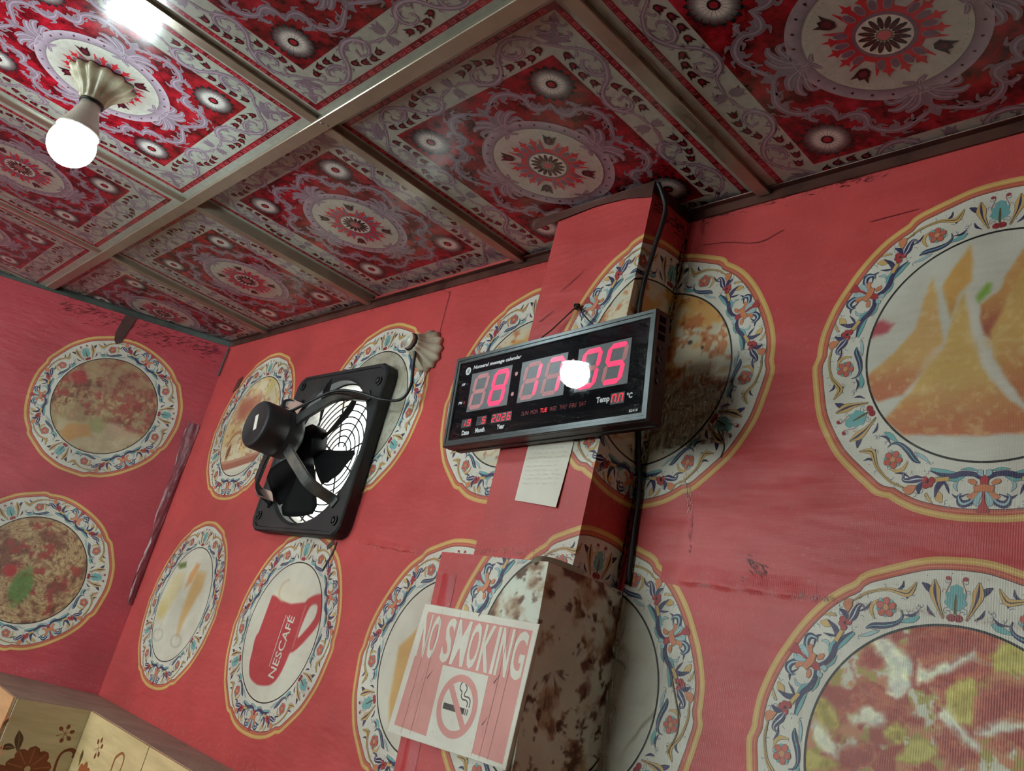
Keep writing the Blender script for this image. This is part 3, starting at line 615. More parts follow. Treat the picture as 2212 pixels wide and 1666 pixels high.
# ------------------------------------------------------------------ plate print
NAVY = (60, 56, 92); TEAL = (112, 170, 170); LTB = (160, 190, 194); PRED = (172, 58, 62); PORG = (206, 130, 92); OCH = (204, 168, 104); INK = (58, 54, 58)
Q = {'stem':[(0.1822,-0.3,0.00273),(0.1761,3.5,0.00231),(0.1763,7.6,0.00273),(0.1813,10.8,0.00252),(0.1826,14.7,0.00168),(0.1819,19.1,0.00042)],
'stemleaf':[(0.1789,6.7,0.00063),(0.1818,9.7,0.0042),(0.1805,14.6,0.00378),(0.1788,19.1,0.00063)],'br':[(0.1808,11.1,0.00084),(0.1878,13.2,0.00231),(0.1982,14.4,0.00252),(0.2121,14.1,0.00063)],
'ochleaf':[(0.2027,14.4,0.00084),(0.2102,13.1,0.00357),(0.2165,11.7,0.00063)],'och':[(0.1855,11.7,0.00189),(0.1907,15.9,0.00189)],
'nl1':[(0.1941,19.6,0.00084),(0.1973,21.9,0.00357),(0.2037,24.3,0.00273),(0.2047,25.9,0.00147),(0.1962,27.1,0.00042)],'nl2':[(0.1966,19.3,0.00084),(0.2055,20.0,0.00252),(0.2145,19.2,0.00063)],
'ob':[(0.2056,21.0,0.00063),(0.2138,22.5,0.00462),(0.2155,24.2,0.00084)],
'vl':[(0.2142,24.5,0.00063),(0.2154,28.6,0.00105),(0.2135,32.2,0.00105),(0.2099,36.0,0.00147),(0.2039,38.8,0.0021),(0.1997,41.3,0.00294),(0.2044,43.1,0.0021),(0.2112,44.6,0.00042)],
'vl2':[(0.2072,37.6,0.00084),(0.2006,40.6,0.00189),(0.1935,40.9,0.00042)],
'sw':[(0.1771,23.7,0.00063),(0.1761,26.4,0.00252),(0.1703,30.8,0.00273),(0.169,35.3,0.00189),(0.174,37.8,0.00105),(0.182,38.2,0.00042)],'sw2':[(0.2018,31.8,0.00042),(0.1996,29.4,0.00147),(0.193,28.1,0.00147),(0.1827,28.1,0.00042)],
'sw3':[(0.169,36.7,0.00063),(0.1687,41.2,0.00252),(0.1706,43.9,0.00042)],
'teal':[(0.1772,55.2),(0.1815,53.6),(0.1865,52.5),(0.1915,53.4),(0.1975,52.9),(0.1985,54.2),(0.2050,54.4),(0.2080,56.22),(0.1760,56.22)],
'tl1':[(0.1679,52.1,0.00063),(0.1855,50.3,0.00231),(0.1993,49.8,0.00462),(0.2129,50.0,0.00063)],'tl1b':[(0.1933,49.9,0.00063),(0.204,47.9,0.00252),(0.2101,46.3,0.00042)],
'td':[(0.2146,53.8,0.00273),(0.2113,54.6,0.00063),(0.1984,53.2,0.00053),(0.1905,53.5,0.00042)],
'bl1':[(0.1975,1.4,0.00147),(0.2104,3.7,0.00273),(0.2136,6.0,0.00357),(0.2057,7.3,0.00147),(0.2007,6.6,0.00042)],'bl2':[(0.1964,0.5,0.00084),(0.2107,2.0,0.00231),(0.2143,1.0,0.00042)],
'bo':[(0.1962,1.9,0.00147),(0.2038,3.4,0.00231),(0.2026,4.6,0.00105)],'bo2':[(0.1878,2.5,0.00147),(0.1851,4.0,0.00231),(0.1845,5.2,0.00084)],'lt':[(0.178,0.4,0.00063),(0.1741,1.5,0.00231),(0.1702,1.2,0.00168)]}
def pol(r, ph): a = math.radians(150 - ph*1.068); return (r*math.cos(a), r*math.sin(a))     # bow at 150 deg, towards the leaf at 90 deg
def plate_sector():
    S = Art(); K = 2.7
    def st(k, col, layer, edge=True, kk=K):
        P = [pol(r, p) + (w_,) for r, p, w_ in Q[k]]
        if edge: S.stroke(P, INK, layer-1, 4, kk, grow=0.0008)
        S.stroke(P, col, layer, 4, kk)
    st('td', (150, 60, 66), 3, False, 1.4); S.ell(pol(0.2146, 53.8), 0.0032, 0.0026, 0, (150, 56, 62), 4, 9)
    st('tl1', OCH, 3); st('tl1', NAVY, 4, False, 0.7); st('tl1b', NAVY, 3); st('stemleaf', TEAL, 3); st('stem', NAVY, 4, False); st('br', NAVY, 4, False); st('ochleaf', OCH, 3)
    st('och', OCH, 4); st('nl1', NAVY, 4, False); st('nl1', (196, 200, 206), 5, False, 0.5); st('nl2', NAVY, 4, False); st('ob', PORG, 5); st('vl', OCH, 4); st('vl', INK, 5, False, 0.5); st('vl2', NAVY, 4, False)
    st('sw', NAVY, 4, False); st('sw', TEAL, 5, False, 0.45); st('sw2', OCH, 3); st('sw3', TEAL, 3); st('bl1', NAVY, 3, False); st('bl1', LTB, 4, False, 0.8); st('bl2', LTB, 4); st('bo', PORG, 4); st('bo2', PORG, 4); st('lt', LTB, 4)
    S.poly([pol(r, p) for r, p in Q['teal']], TEAL, 3); S.stroke([pol(0.173, 56.1)+(0.002,), pol(0.184, 56.1)+(0.0026,), pol(0.196, 56.1)+(0.0008,)], (96, 84, 44), 5, 3); S.ell(pol(0.1690, 55.0), 0.0052, 0.0044, 0, (150, 46, 54), 5.5, 10)
    for r, p in ((0.1979, 17.2), (0.2014, 18.3), (0.1925, 17.0), (0.1945, 19.4)): S.ell(pol(r, p), 0.0046, 0.0042, 0, (96, 34, 40), 4, 10); S.ell(pol(r, p), 0.0040, 0.0036, 0, PRED, 5, 10)
    S.ell(pol(0.1965, 18.2), 0.0018, 0.0018, 0, (60, 28, 34), 6, 8)
    fr, fp = 0.1902, 33.3; fc = pol(fr, fp)
    for k in range(5):
        a = 2*math.pi*k/5 + 0.3
        for q, cl, ly, sc_ in ((0.5, TEAL, 4, 0.0042), (0, (120, 60, 54), 5, 0.0048), (0, (196, 98, 82), 6, 0.0043)):
            b = a + q*2*math.pi/5; S.ell((fc[0]+0.0078*math.cos(b), fc[1]+0.0078*math.sin(b)), sc_, sc_*0.95, b, cl, ly, 10)
    S.ell(fc, 0.0036, 0.0036, 0, (206, 148, 104), 7, 9)
    def sprig(P, col, layer, edge=True):
        P = [pol(r, p) + (w_,) for r, p, w_ in P]
        if edge: S.stroke(P, INK, layer-1, 4, 1, grow=0.0008)
        S.stroke(P, col, layer, 4)
    sprig([(0.1725, 20.5, 0.001), (0.169, 24.0, 0.0042), (0.1675, 28.0, 0.0008)], LTB, 3); sprig([(0.176, 38.5, 0.0008), (0.1735, 41.5, 0.0036), (0.178, 44.0, 0.0006)], NAVY, 3.4, False)
    sprig([(0.205, 37.0, 0.0008), (0.2085, 40.0, 0.0036), (0.2155, 41.0, 0.0006)], NAVY, 3.4, False); sprig([(0.186, 8.5, 0.0008), (0.1925, 9.2, 0.0038), (0.1985, 8.0, 0.0006)], LTB, 3); sprig([(0.1885, 13.5, 0.0008), (0.1955, 11.6, 0.0034), (0.204, 10.2, 0.0005)], NAVY, 3.4, False)
    sprig([(0.1695, 49.5, 0.0006), (0.176, 47.5, 0.0036), (0.1835, 47.0, 0.0005)], NAVY, 3.4, False); sprig([(0.2005, 4.5, 0.0006), (0.2065, 7.5, 0.0034), (0.2035, 9.5, 0.0005)], NAVY, 3.4, False); sprig([(0.1715, 2.0, 0.0006), (0.1695, 5.5, 0.003), (0.1715, 8.5, 0.0005)], TEAL, 3)
    sprig([(0.1995, 24.0, 0.0006), (0.1985, 27.0, 0.003), (0.2035, 29.5, 0.0005)], NAVY, 3.4, False); sprig([(0.2095, 17.0, 0.0006), (0.2155, 16.0, 0.0032), (0.2205, 14.0, 0.0005)], OCH, 3)
    rr = random.Random(5)
    for k in range(40):                                            # fine pen scrolls and ticks
        r, p = rr.uniform(0.167, 0.219), rr.uniform(1, 55); c = pol(r, p); a0 = rr.uniform(0, 6.28); rad = rr.uniform(0.002, 0.0045)
        P = [(c[0]+rad*(1-0.1*i)*math.cos(a0+i*0.75), c[1]+rad*(1-0.1*i)*math.sin(a0+i*0.75), 0.00075) for i in range(rr.randint(3, 7))]
        S.stroke(P, (118, 122, 130), 1, 2)
    for k in range(26):
        c = pol(rr.uniform(0.166, 0.221), rr.uniform(0, 56)); S.ell(c, 0.0007, 0.0007, 0, (120, 120, 124), 1, 5)
    B = Art()                                                      # on the axis of the bow
    def bs(P, col, layer, edge=True):
        P = [pol(r, p) + (w_*K,) for r, p, w_ in P]
        if edge: B.stroke(P, INK, layer-1, 4, 1, grow=0.0008)
        B.stroke(P, col, layer, 4)
    bs([(0.1975,0,0.0008),(0.209,0,0.0012),(0.2175,0,0.0042),(0.2225,0,0.0050)], PRED, 5); bs([(0.1879,0,0.003),(0.1813,0,0.0034),(0.177,0,0.001)], PRED, 5); bs([(0.1945,3.0,0.0026),(0.1928,0,0.0034),(0.1945,-3.0,0.0026)], PORG, 6)
    return S, B
PS, PB = plate_sector()
PH = np.array([0, 8, 16, 22, 26, 28.5, 31, 34, 40, 50, 60, 70, 80, 86, 89, 91.5, 94, 98, 104, 112, 120.])
PR = np.array([.2400,.2405,.2385,.2388,.2405,.2400,.2350,.2362,.2372,.2355,.2340,.2355,.2372,.2362,.2350,.2400,.2405,.2388,.2385,.2405,.2400])
def rim(a): return float(np.interp((math.degrees(a) - 90) % 120, PH, PR))
def plate_art(food, rot=0.0, nr=70, nt=180, extra=None):
    A = Art()
    A.ring((0,0), lambda a: rim(a)-0.0082, rim, (206, 164, 96), 0, 200); A.ring((0,0), lambda a: rim(a)-0.0058, lambda a: rim(a)-0.0036, (218, 184, 116), 1, 200)
    A.ring((0,0), lambda a: rim(a)-0.0150, lambda a: rim(a)-0.0082, (190, 92, 72), 0, 200); A.ring((0,0), lambda a: rim(a)-0.0122, lambda a: rim(a)-0.0108, (206, 122, 92), 1, 200)
    A.ring((0,0), lambda a: rim(a)-0.0160, lambda a: rim(a)-0.0150, (82, 62, 60), 0, 200); A.ring((0,0), 0.158, lambda a: rim(a)-0.0160, (212, 209, 196), 0, 200)
    A.ring((0,0), 0.1588, 0.1616, (34, 34, 30), 3, 160)
    for k in range(3):
        a = math.radians(120*k); Rm = np.array([[math.cos(a), -math.sin(a)], [math.sin(a), math.cos(a)]])
        A.add(PS, Rm, dl=1); A.add(PS, Rm @ np.array([[-1, 0], [0, 1]]), dl=1.02); A.add(PB, Rm, dl=1)
    if rot:
        a = math.radians(rot); A2 = Art(); A2.add(A, [[math.cos(a), -math.sin(a)], [math.sin(a), math.cos(a)]]); A = A2
    r = np.sqrt(np.linspace(0, 1, nr+1)); t = np.linspace(0, 2*np.pi, nt+1); Rr, Tt = np.meshgrid(r, t, indexing='ij'); u, v = Rr*np.cos(Tt), Rr*np.sin(Tt)
    I = lin(np.clip(food(u, v), 0, 255)); I = np.concatenate([I, np.ones(I.shape[:2]+(1,))], 2); P = np.stack([u, v], 2)*0.1598
    a, b, c, d = P[:-1,:-1], P[1:,:-1], P[1:,1:], P[:-1,1:]; ia, ib, ic, id_ = I[:-1,:-1], I[1:,:-1], I[1:,1:], I[:-1,1:]
    A.tris(np.concatenate([np.stack([a,b,c],2).reshape(-1,3,2), np.stack([a,c,d],2).reshape(-1,3,2)]), np.concatenate([np.stack([ia,ib,ic],2).reshape(-1,3,4), np.stack([ia,ic,id_],2).reshape(-1,3,4)]), 1)
    if extra: extra(A)
    return A
# ------------------------------------------------------------------ room shell
WY = 0.24; PY = 0.133                                             # back wall face, upper pillar face
RINK = (192, 70, 71)
def ink(o, rgb, a=1.0):
    at = o.data.color_attributes.new('ink', 'FLOAT_COLOR', 'POINT')
    at.data.foreach_set('color', np.tile(np.array(L4(rgb, a), np.float32), len(o.data.vertices)))
    return o
CORN = np.array([-1.765, WY]); DV = np.array([-0.4814, -0.8766]); NL = np.array([0.8766, -0.4814])   # left wall: corner, run, inward normal
LEND = CORN + DV*4.2
FRONT = float(LEND[1]); RX = 2.2
HX0, HX1, HZ0, HZ1 = -1.068, -0.676, H-0.630, H-0.238             # fan opening through the back wall

bm = bmesh.new()
for a, b in (((-2.0, HX0), (0, H)), ((HX1, RX+0.2), (0, H)), ((HX0, HX1), (0, HZ0)), ((HX0, HX1), (HZ1, H))):
    add_box(bm, (a[0], WY, b[0]), (a[1], WY+0.12, b[1] + (0.1 if b[1] == H else 0)))
for f in bm.faces: f.material_index = 0 if f.normal.y < -0.5 or abs(f.calc_center_median().y-WY) < 1e-4 else 1
wall_back = bm_obj('wall_back', bm, [M_VINYL, M_PLASTER]); ink(wall_back, RINK); tag(wall_back, kind='structure')
bm = bmesh.new(); o_ = -NL*0.15
add_prism(bm, [tuple(CORN), tuple(CORN+o_), tuple(LEND+o_), tuple(LEND)], 0, H+0.1)
wall_left = bm_obj('wall_left', bm, M_VINYL); ink(wall_left, (184, 64, 76)); tag(wall_left, kind='structure')
tag(box_obj('wall_right', (RX, FRONT-0.2, 0), (RX+0.15, WY, H+0.1), simple('cream painted wall', (196, 196, 180), 0.6, 0, 0.15, 3)), kind='structure')
bm = bmesh.new()                                                  # unseen front wall; its opening is added and shaped for daylight fill
for a, b in (((LEND[0]-0.2, 0), (-3.0, H+0.1)), ((-0.1, 0), (RX, H+0.1)), ((-3.0, 2.44), (-0.1, H+0.1)), ((-3.0, 0), (-0.1, 1.15))):
    add_box(bm, (a[0], FRONT-0.15, a[1]), (b[0], FRONT, b[1]))
tag(bm_obj('wall_front', bm, M_ROOM), kind='structure')
tag(box_obj('floor', (LEND[0]-0.4, FRONT-0.2, -0.1), (RX+0.2, WY+0.2, 0), M_FLOOR), kind='structure')
ceiling = tag(box_obj('ceiling', (LEND[0]-0.4, FRONT-0.2, H+0.045), (RX+0.2, WY+0.3, H+0.15), M_WHITEP), kind='structure')

# ceiling panels: one print, cut where the walls cut the grid
OFF = {(-3,-1):(-.0018,-.0013,-.0085),(-3,0):(.0009,.0017,-.0015),(-2,-1):(-.0043,.0016,-.0072),(-2,0):(.0067,.0039,.0034),(-1,-1):(.0036,.0022,-.0054),(-1,0):(.0006,-.0218,.0165),(0,-1):(.0017,.0077,-.0035),(0,0):(-.0059,.0107,.0056),(1,0):(.0035,.0054,.0007)}
def slab_art(): return CART
def panel_map(dz):
    def f(uv, h, mid): return np.stack([uv[:, 0], uv[:, 1], -h], 1)
    return f
panel_cache = {}
def ceiling_panel(i, j):
    dx, dy, dz = OFF.get((i, j), (0, 0, 0)); cx, cy = i*0.6+dx, j*0.6+dy
    cl = []
    if cy+0.298 > WY: cl.append((0, -1, WY-cy))
    dmin = min(((cx+sx*0.298-CORN[0])*NL[0]+(cy+sy*0.298-CORN[1])*NL[1]) for sx in (-1, 1) for sy in (-1, 1))
    dmax = max(((cx+sx*0.298-CORN[0])*NL[0]+(cy+sy*0.298-CORN[1])*NL[1]) for sx in (-1, 1) for sy in (-1, 1))
    if dmax < 0.02: return
    if dmin < 0: cl.append((NL[0], NL[1], (cx-CORN[0])*NL[0]+(cy-CORN[1])*NL[1]))
    key = 'full' if not cl else (i, j)
    if key not in panel_cache:
        me = art_mesh('ceiling_panel', CART, panel_map(0), [cl] if cl else None)
        me.flip_normals()
        # board behind the print
        P = [(-0.298,-0.298),(0.298,-0.298),(0.298,0.298),(-0.298,0.298)]
        bm = bmesh.new(); bm.from_mesh(me)
        lay = bm.verts.layers.float_color['ink']
        for a, b, c in cl:
            R_ = []
            for k in range(len(P)):
                p, q = P[k], P[(k+1) % len(P)]; dp, dq = a*p[0]+b*p[1]+c, a*q[0]+b*q[1]+c
                if dp >= 0: R_.append(p)
                if dp*dq < 0: t = dp/(dp-dq); R_.append((p[0]+(q[0]-p[0])*t, p[1]+(q[1]-p[1])*t))
            P = R_
        nv = len(bm.verts); add_prism(bm, P, 0.0, 0.009); bm.verts.ensure_lookup_table()
        for v in bm.verts[nv:]: v[lay] = L4((206, 202, 194))
        bm.to_mesh(me); bm.free(); me.materials.append(M_CEIL); panel_cache[key] = me
    o = bpy.data.objects.new('ceiling_panel', panel_cache[key]); COL.objects.link(o); o.parent = ceiling
    o.location = (cx, cy, H+dz+0.001)
for j in (0, -1, -2):
    for i in range(-5, 3): ceiling_panel(i, j)
def xleft(y): return CORN[0] + (WY-y)/0.8766*(-0.4814)
BW = 0.0135
def bar(a, b):
    bm = bmesh.new(); add_box(bm, a, b); bmesh.ops.bevel(bm, geom=bm.edges[:], offset=0.0012, segments=1, affect='EDGES')
    return bm_obj('ceiling_bar', bm, M_BAR, ceiling)
for j in range(0, -3, -1):
    y = -0.293 + j*0.6; bar((xleft(y)+0.005, y-BW, H-0.013), (1.62, y+BW, H+0.044))
for i in range(-4, 2):
    x = i*0.6 + 0.3
    for j in range(0, -3, -1):
        y0, y1 = -0.293-0.6*1 + j*0.6 + 0.6 + BW, -0.293 + j*0.6 + 0.6 - BW
        if j == 0: y1 = WY-0.005
        yl = WY - (x - 0.02 - CORN[0])/(-0.4814)*0.8766 if x < CORN[0] else 9
        y1 = min(y1, yl)
        if y1 - y0 > 0.03: bar((x-BW*0.9, y0, H-0.0085), (x+BW*0.9, y1, H+0.04))
for x, y in ((-0.285, -0.2975), (-0.281, -0.2885)):
    bm = bmesh.new(); add_lathe(bm, [(0.0035, 0), (0.003, -0.0015), (0.0012, -0.002)], 10, Matrix.Translation((x, y, H-0.013)), cap0=False); bm_obj('screw', bm, M_SCREW, ceiling)
# angle trims where ceiling meets the walls
def angle_trim(name, p, q, n, mat, drop=0.020, lip=0.014):
    p, q, n = Vector(p), Vector(q), Vector(n); d = (q-p); L_ = d.length; d.normalize()
    Mx = Matrix(((d.x, n.x, 0, p.x), (d.y, n.y, 0, p.y), (0, 0, 1, H), (0, 0, 0, 1)))
    bm = bmesh.new(); add_box(bm, (0, 0.0004, -drop), (L_, 0.004, 0.001), 0, Mx); add_box(bm, (0, 0.004, -0.0022), (L_, lip, 0.0005), 0, Mx)
    add_tube(bm, [Mx @ Vector((0, lip, -0.001)), Mx @ Vector((L_, lip, -0.001))], 0.0013, 6)
    return tag(bm_obj(name, bm, mat), kind='structure')
angle_trim('trim_1', (CORN[0]+0.004, WY, 0), (-0.088, WY, 0), (0, -1, 0), M_TRIMR)
angle_trim('trim_2', (0.147, WY, 0), (RX, WY, 0), (0, -1, 0), M_TRIMR)
le = CORN + DV*2.4
angle_trim('trim_3', (le[0], le[1], 0), (CORN[0], CORN[1], 0), (NL[0], NL[1], 0), M_TRIMG)
# loose metal angle round the head of the pillar
bm = bmesh.new()
N_ = 14; top, bot = [], []
for k in range(N_+1):
    t = k/N_; x = -0.150 + 0.298*t; sag = 0.012 + 0.012*abs(t-0.55)*1.8 + 0.012*max(0, t-0.8)*4
    top.append((x, 0.1295, H+0.0005)); bot.append((x, 0.1305, H-sag))
for k in range(N_):
    vs = [bm.verts.new(p) for p in (top[k], top[k+1], bot[k+1], bot[k])]; bm.faces.new(vs)
bmesh.ops.remove_doubles(bm, verts=bm.verts[:], dist=1e-5)
bmesh.ops.solidify(bm, geom=bm.faces[:], thickness=0.0018)
add_tube(bm, [(-0.150, 0.129, H-0.0005), (0.148, 0.129, H-0.0005)], 0.0014, 6); add_box(bm, (0.1465, 0.13, H-0.02), (0.1485, WY, H))
tag(bm_obj('trim_4', bm, M_TRIMR), kind='structure')

# ------------------------------------------------------------------ printed plates on the vinyl
def wall_map(cx, cz, y=WY):
    def f(uv, h, mid): return np.stack([uv[:, 0]+cx, y-h, uv[:, 1]+cz], 1)
    return f
def left_map(s, cz):
    c = CORN + DV*s
    def f(uv, h, mid): return np.stack([c[0]-DV[0]*uv[:, 0]+NL[0]*h, c[1]-DV[1]*uv[:, 0]+NL[1]*h, uv[:, 1]+cz], 1)
    return f
def plate(art, fmap, parent, label, regions=None, folds=()):
    o = link('printed_plate', art_mesh('printed_plate', art, fmap, regions, folds), parent, M_VINYL)
    o['label'] = label; return o
def cup_text(A):
    T, wd = text_art('NESCAF\u00c9', 0.058, 0.250, 0.012)
    a = math.radians(86); Rm = np.array([[math.cos(a), -math.sin(a)], [math.sin(a), math.cos(a)]]) @ np.diag([0.56, 0.62])
    A.tris(T @ Rm.T + np.array([0.036, -0.104]), np.array(L4((214, 206, 192))), 3)
    A.stroke([(0.000, -0.082, 0.0022), (0.0012, 0.0, 0.0022), (0.003, 0.036, 0.0022)], (214, 206, 192), 3)
Z1, Z2 = H-0.330, H-0.870
plate(plate_art(food_soup, 0, 60, 160), wall_map(-1.387, H-0.330), wall_back, 'printed plate with a bowl of noodle soup')
FX, FZ = -0.756, H-0.325
plate(plate_art(food_blank, 0, 30, 120), wall_map(FX, FZ), wall_back, 'printed plate mostly hidden by the fan',
      [[(-1, 0, HX0-FX)], [(1, 0, FX-HX1)], [(1, 0, FX-HX0), (-1, 0, HX1-FX), (0, 1, FZ-HZ1)], [(1, 0, FX-HX0), (-1, 0, HX1-FX), (0, -1, HZ0-FZ)]])
plate(plate_art(food_roti, 0, 60, 160), wall_map(-0.198, H-0.322), wall_back, 'printed plate cut off by the pillar', [[(-1, 0, -0.082+0.198)]])
plate(plate_art(food_juice, 0, 50, 150), wall_map(-1.413, H-0.868), wall_back, 'printed plate with two glasses of juice')
plate(plate_art(food_cup, 0, 80, 200, cup_text), wall_map(-0.826, H-0.872), wall_back, 'printed plate with a red coffee mug')
plate(plate_art(food_patty, 0, 60, 160), wall_map(-0.250, H-0.866), wall_back, 'printed plate behind the no smoking sign', [[(-1, 0, -0.06+0.25)]])
ROTI = plate_art(food_roti, 0, 90, 220); STAIN = plate_art(food_stain, 0, 80, 200)
plate(ROTI, wall_map(0.127, H-0.325), wall_back, 'printed plate with flat bread, right part', [[(1, 0, 0.127-0.146)]])
plate(plate_art(food_plain, 0, 60, 160), wall_map(0.098, H-0.845), wall_back, 'stained printed plate, right part', [[(1, 0, 0.098-0.16)]])
plate(plate_art(food_samosa, 0, 120, 320), wall_map(0.668, H-0.329), wall_back, 'printed plate with samosas')
plate(plate_art(food_chilli, 0, 130, 340), wall_map(0.645, H-0.846), wall_back, 'printed plate with meat and peppers')
plate(plate_art(food_chowmein, 38, 70, 180), left_map(0.304, H-0.335), wall_left, 'printed plate with fried noodles and chicken')
plate(plate_art(food_noodle, 38, 70, 180), left_map(0.320, H-0.883), wall_left, 'printed plate with noodles and a green leaf')

# pillar, upper part: vinyl wrapped round the front and the right face
PX0, PX1 = -0.086, 0.145
pillar = ink(box_obj('pillar', (PX0, PY, H-0.72), (PX1, WY, H), M_VINYL), RINK); tag(pillar, kind='structure')
PW, PD = PX1-PX0, WY-PY
def pillar_map(uc, cz):
    def f(uv, h, mid):
        u = uv[:, 0]+uc; side = (mid[:, 0]+uc) > PW
        x = np.where(side, PX1+h, PX0+u); y = np.where(side, PY+(u-PW), PY-h)
        x = np.where(~side & (np.abs(u-PW) < 1e-6), x+h, x); y = np.where(side & (np.abs(u-PW) < 1e-6), y-h, y)
        return np.stack([x, y, uv[:, 1]+cz], 1)
    return f
uc = PW+PD+(0.127-PX1); plate(ROTI, pillar_map(uc, H-0.325), pillar, 'printed plate with flat bread, part on the pillar', [[(-1, 0, PW+PD-uc), (1, 0, uc)]], [PW-uc])
uc = PW+PD+(0.092-PX1); plate(STAIN, pillar_map(uc, H-0.850), pillar, 'top of the stained printed plate', [[(-1, 0, PW+PD-uc), (1, 0, uc), (0, 1, -0.850+0.722)]], [PW-uc])

# pillar, thicker lower part (leans outwards a little to the right)
BX0, BX1, BY, BT = -0.090, 0.157, 0.070, H-0.690; SH = 0.07
def lean(x, z): return x + SH*(BT-z)
bm = bmesh.new()
for z in (0.0, BT): pass
ring = [[bm.verts.new((lean(x, z), y, z)) for x, y in ((BX0, BY), (BX1, BY), (BX1, WY), (BX0, WY))] for z in (H-1.45, BT)]
for k in range(4): bm.faces.new((ring[0][k], ring[0][(k+1) % 4], ring[1][(k+1) % 4], ring[1][k]))
bm.faces.new(ring[1]); bm.faces.new(ring[0][::-1])
pbase = ink(bm_obj('pillar', bm, M_VINYL), RINK); tag(pbase, kind='structure')
LW, LD = BX1-BX0, WY-BY
def base_map(uc, cz, dx=0.0):
    def f(uv, h, mid):
        u = uv[:, 0]+uc; z = uv[:, 1]+cz; side = (mid[:, 0]+uc) > LW
        x = np.where(side, BX1+h, BX0+u); y = np.where(side, BY+(u-LW), BY-h)
        x = np.where(~side & (np.abs(u-LW) < 1e-6), x+h, x); y = np.where(side & (np.abs(u-LW) < 1e-6), y-h, y)
        return np.stack([x+SH*(BT-z), y, z], 1)
    return f
uc = 0.292
plate(STAIN, base_map(uc, H-0.832), pbase, 'torn and stained printed plate on the pillar foot', [[(-1, 0, LW+LD-uc), (1, 0, uc), (0, -1, BT-(H-0.832)-0.0005)]], [LW-uc])
# bare stained vinyl on the right face above the ring, and torn edges
def noise_sheet(name, fmap, u0, u1, v0, v1, nu, nv, fn, parent, label, edge=None, h=0.0022):
    A = Art(); us = np.linspace(u0, u1, nu+1); vs = np.linspace(v0, v1, nv+1); U, V = np.meshgrid(us, vs, indexing='ij')
    I = np.concatenate([lin(np.clip(fn(U, V), 0, 255)), np.ones(U.shape+(1,))], 2); P = np.stack([U, V], 2)
    a, b, c, d = P[:-1,:-1], P[1:,:-1], P[1:,1:], P[:-1,1:]; ia, ib, ic, id_ = I[:-1,:-1], I[1:,:-1], I[1:,1:], I[:-1,1:]
    T = np.concatenate([np.stack([a,b,c],2).reshape(-1,3,2), np.stack([a,c,d],2).reshape(-1,3,2)]); C = np.concatenate([np.stack([ia,ib,ic],2).reshape(-1,3,4), np.stack([ia,ic,id_],2).reshape(-1,3,4)])
    if edge is not None:
        k = edge(T.mean(1)); T, C = T[k], C[k]
    A.tris(T, C, 0); o = link(name, art_mesh(name, A, fmap, h0=h), parent, M_VINYL); o['label'] = label; return o
def edge_side(c):
    wob = 0.012*np.sin(c[:, 0]*90)+0.008*np.sin(c[:, 0]*210+1)
    d = np.hypot(c[:, 0]-0.292, c[:, 1]-(H-0.832))
    return (c[:, 1] < BT-0.004+0.3*wob) & ((d > 0.155) & (c[:, 1] > H-0.86+wob))
noise_sheet('stain_patch', base_map(0, 0), LW+0.0005, LW+LD-0.001, H-0.99, BT, 60, 110, lambda u, v: food_stain((u-0.29)/0.16, (v-H+0.83)/0.16), pbase, 'brown stained bare vinyl', edge_side)
# ragged torn flap at the top right corner and the red strip of slack vinyl at the left
bm = bmesh.new(); n = 12
pts = [[(lean(BX1, BT)-0.030+0.040*t + 0.002*math.sin(9*t), BY-0.002+0.070*t*t+0.004*math.sin(3*t)-0.006*s, BT+0.004-0.012*s*(1-0.4*t)+0.006*math.sin(t*3.1)) for s in (0, 0.5, 1)] for t in [k/n for k in range(n+1)]]
V = [[bm.verts.new(p) for p in r] for r in pts]
for k in range(n):
    for s in range(2): bm.faces.new((V[k][s], V[k+1][s], V[k+1][s+1], V[k][s+1]))
bmesh.ops.solidify(bm, geom=bm.faces[:], thickness=0.001)
flap = ink(bm_obj('torn_flap', bm, M_VINYL, pbase, True), (196, 190, 170)); flap['label'] = 'white curled edge of torn vinyl'
def slack(name, parent, x0, x1, z0, z1, y, rgb, label, seed, th=0.006):
    r = random.Random(seed); bm = bmesh.new(); n = 24; V = []
    for k in range(n+1):
        z = z0 + (z1-z0)*k/n; row = []
        for q in range(7):
            t = q/6; x = lean(x0+(x1-x0)*t, z) if parent is pbase else x0+(x1-x0)*t
            row.append(bm.verts.new((x + r.uniform(-.0008, .0008), y - th*math.sin(math.pi*t)*(0.7+0.3*math.sin(k*0.7+q)) - 0.0005, z)))
        V.append(row)
    for k in range(n):
        for q in range(6): bm.faces.new((V[k][q], V[k][q+1], V[k+1][q+1], V[k+1][q]))
    o = ink(bm_obj(name, bm, M_VINYL, parent, True), rgb); o['label'] = label; return o
slack('vinyl_fold', pbase, BX0+0.016, BX0+0.05, H-1.15, BT-0.035, BY, (190, 58, 64), 'raised red fold of slack vinyl', 3, 0.0045)
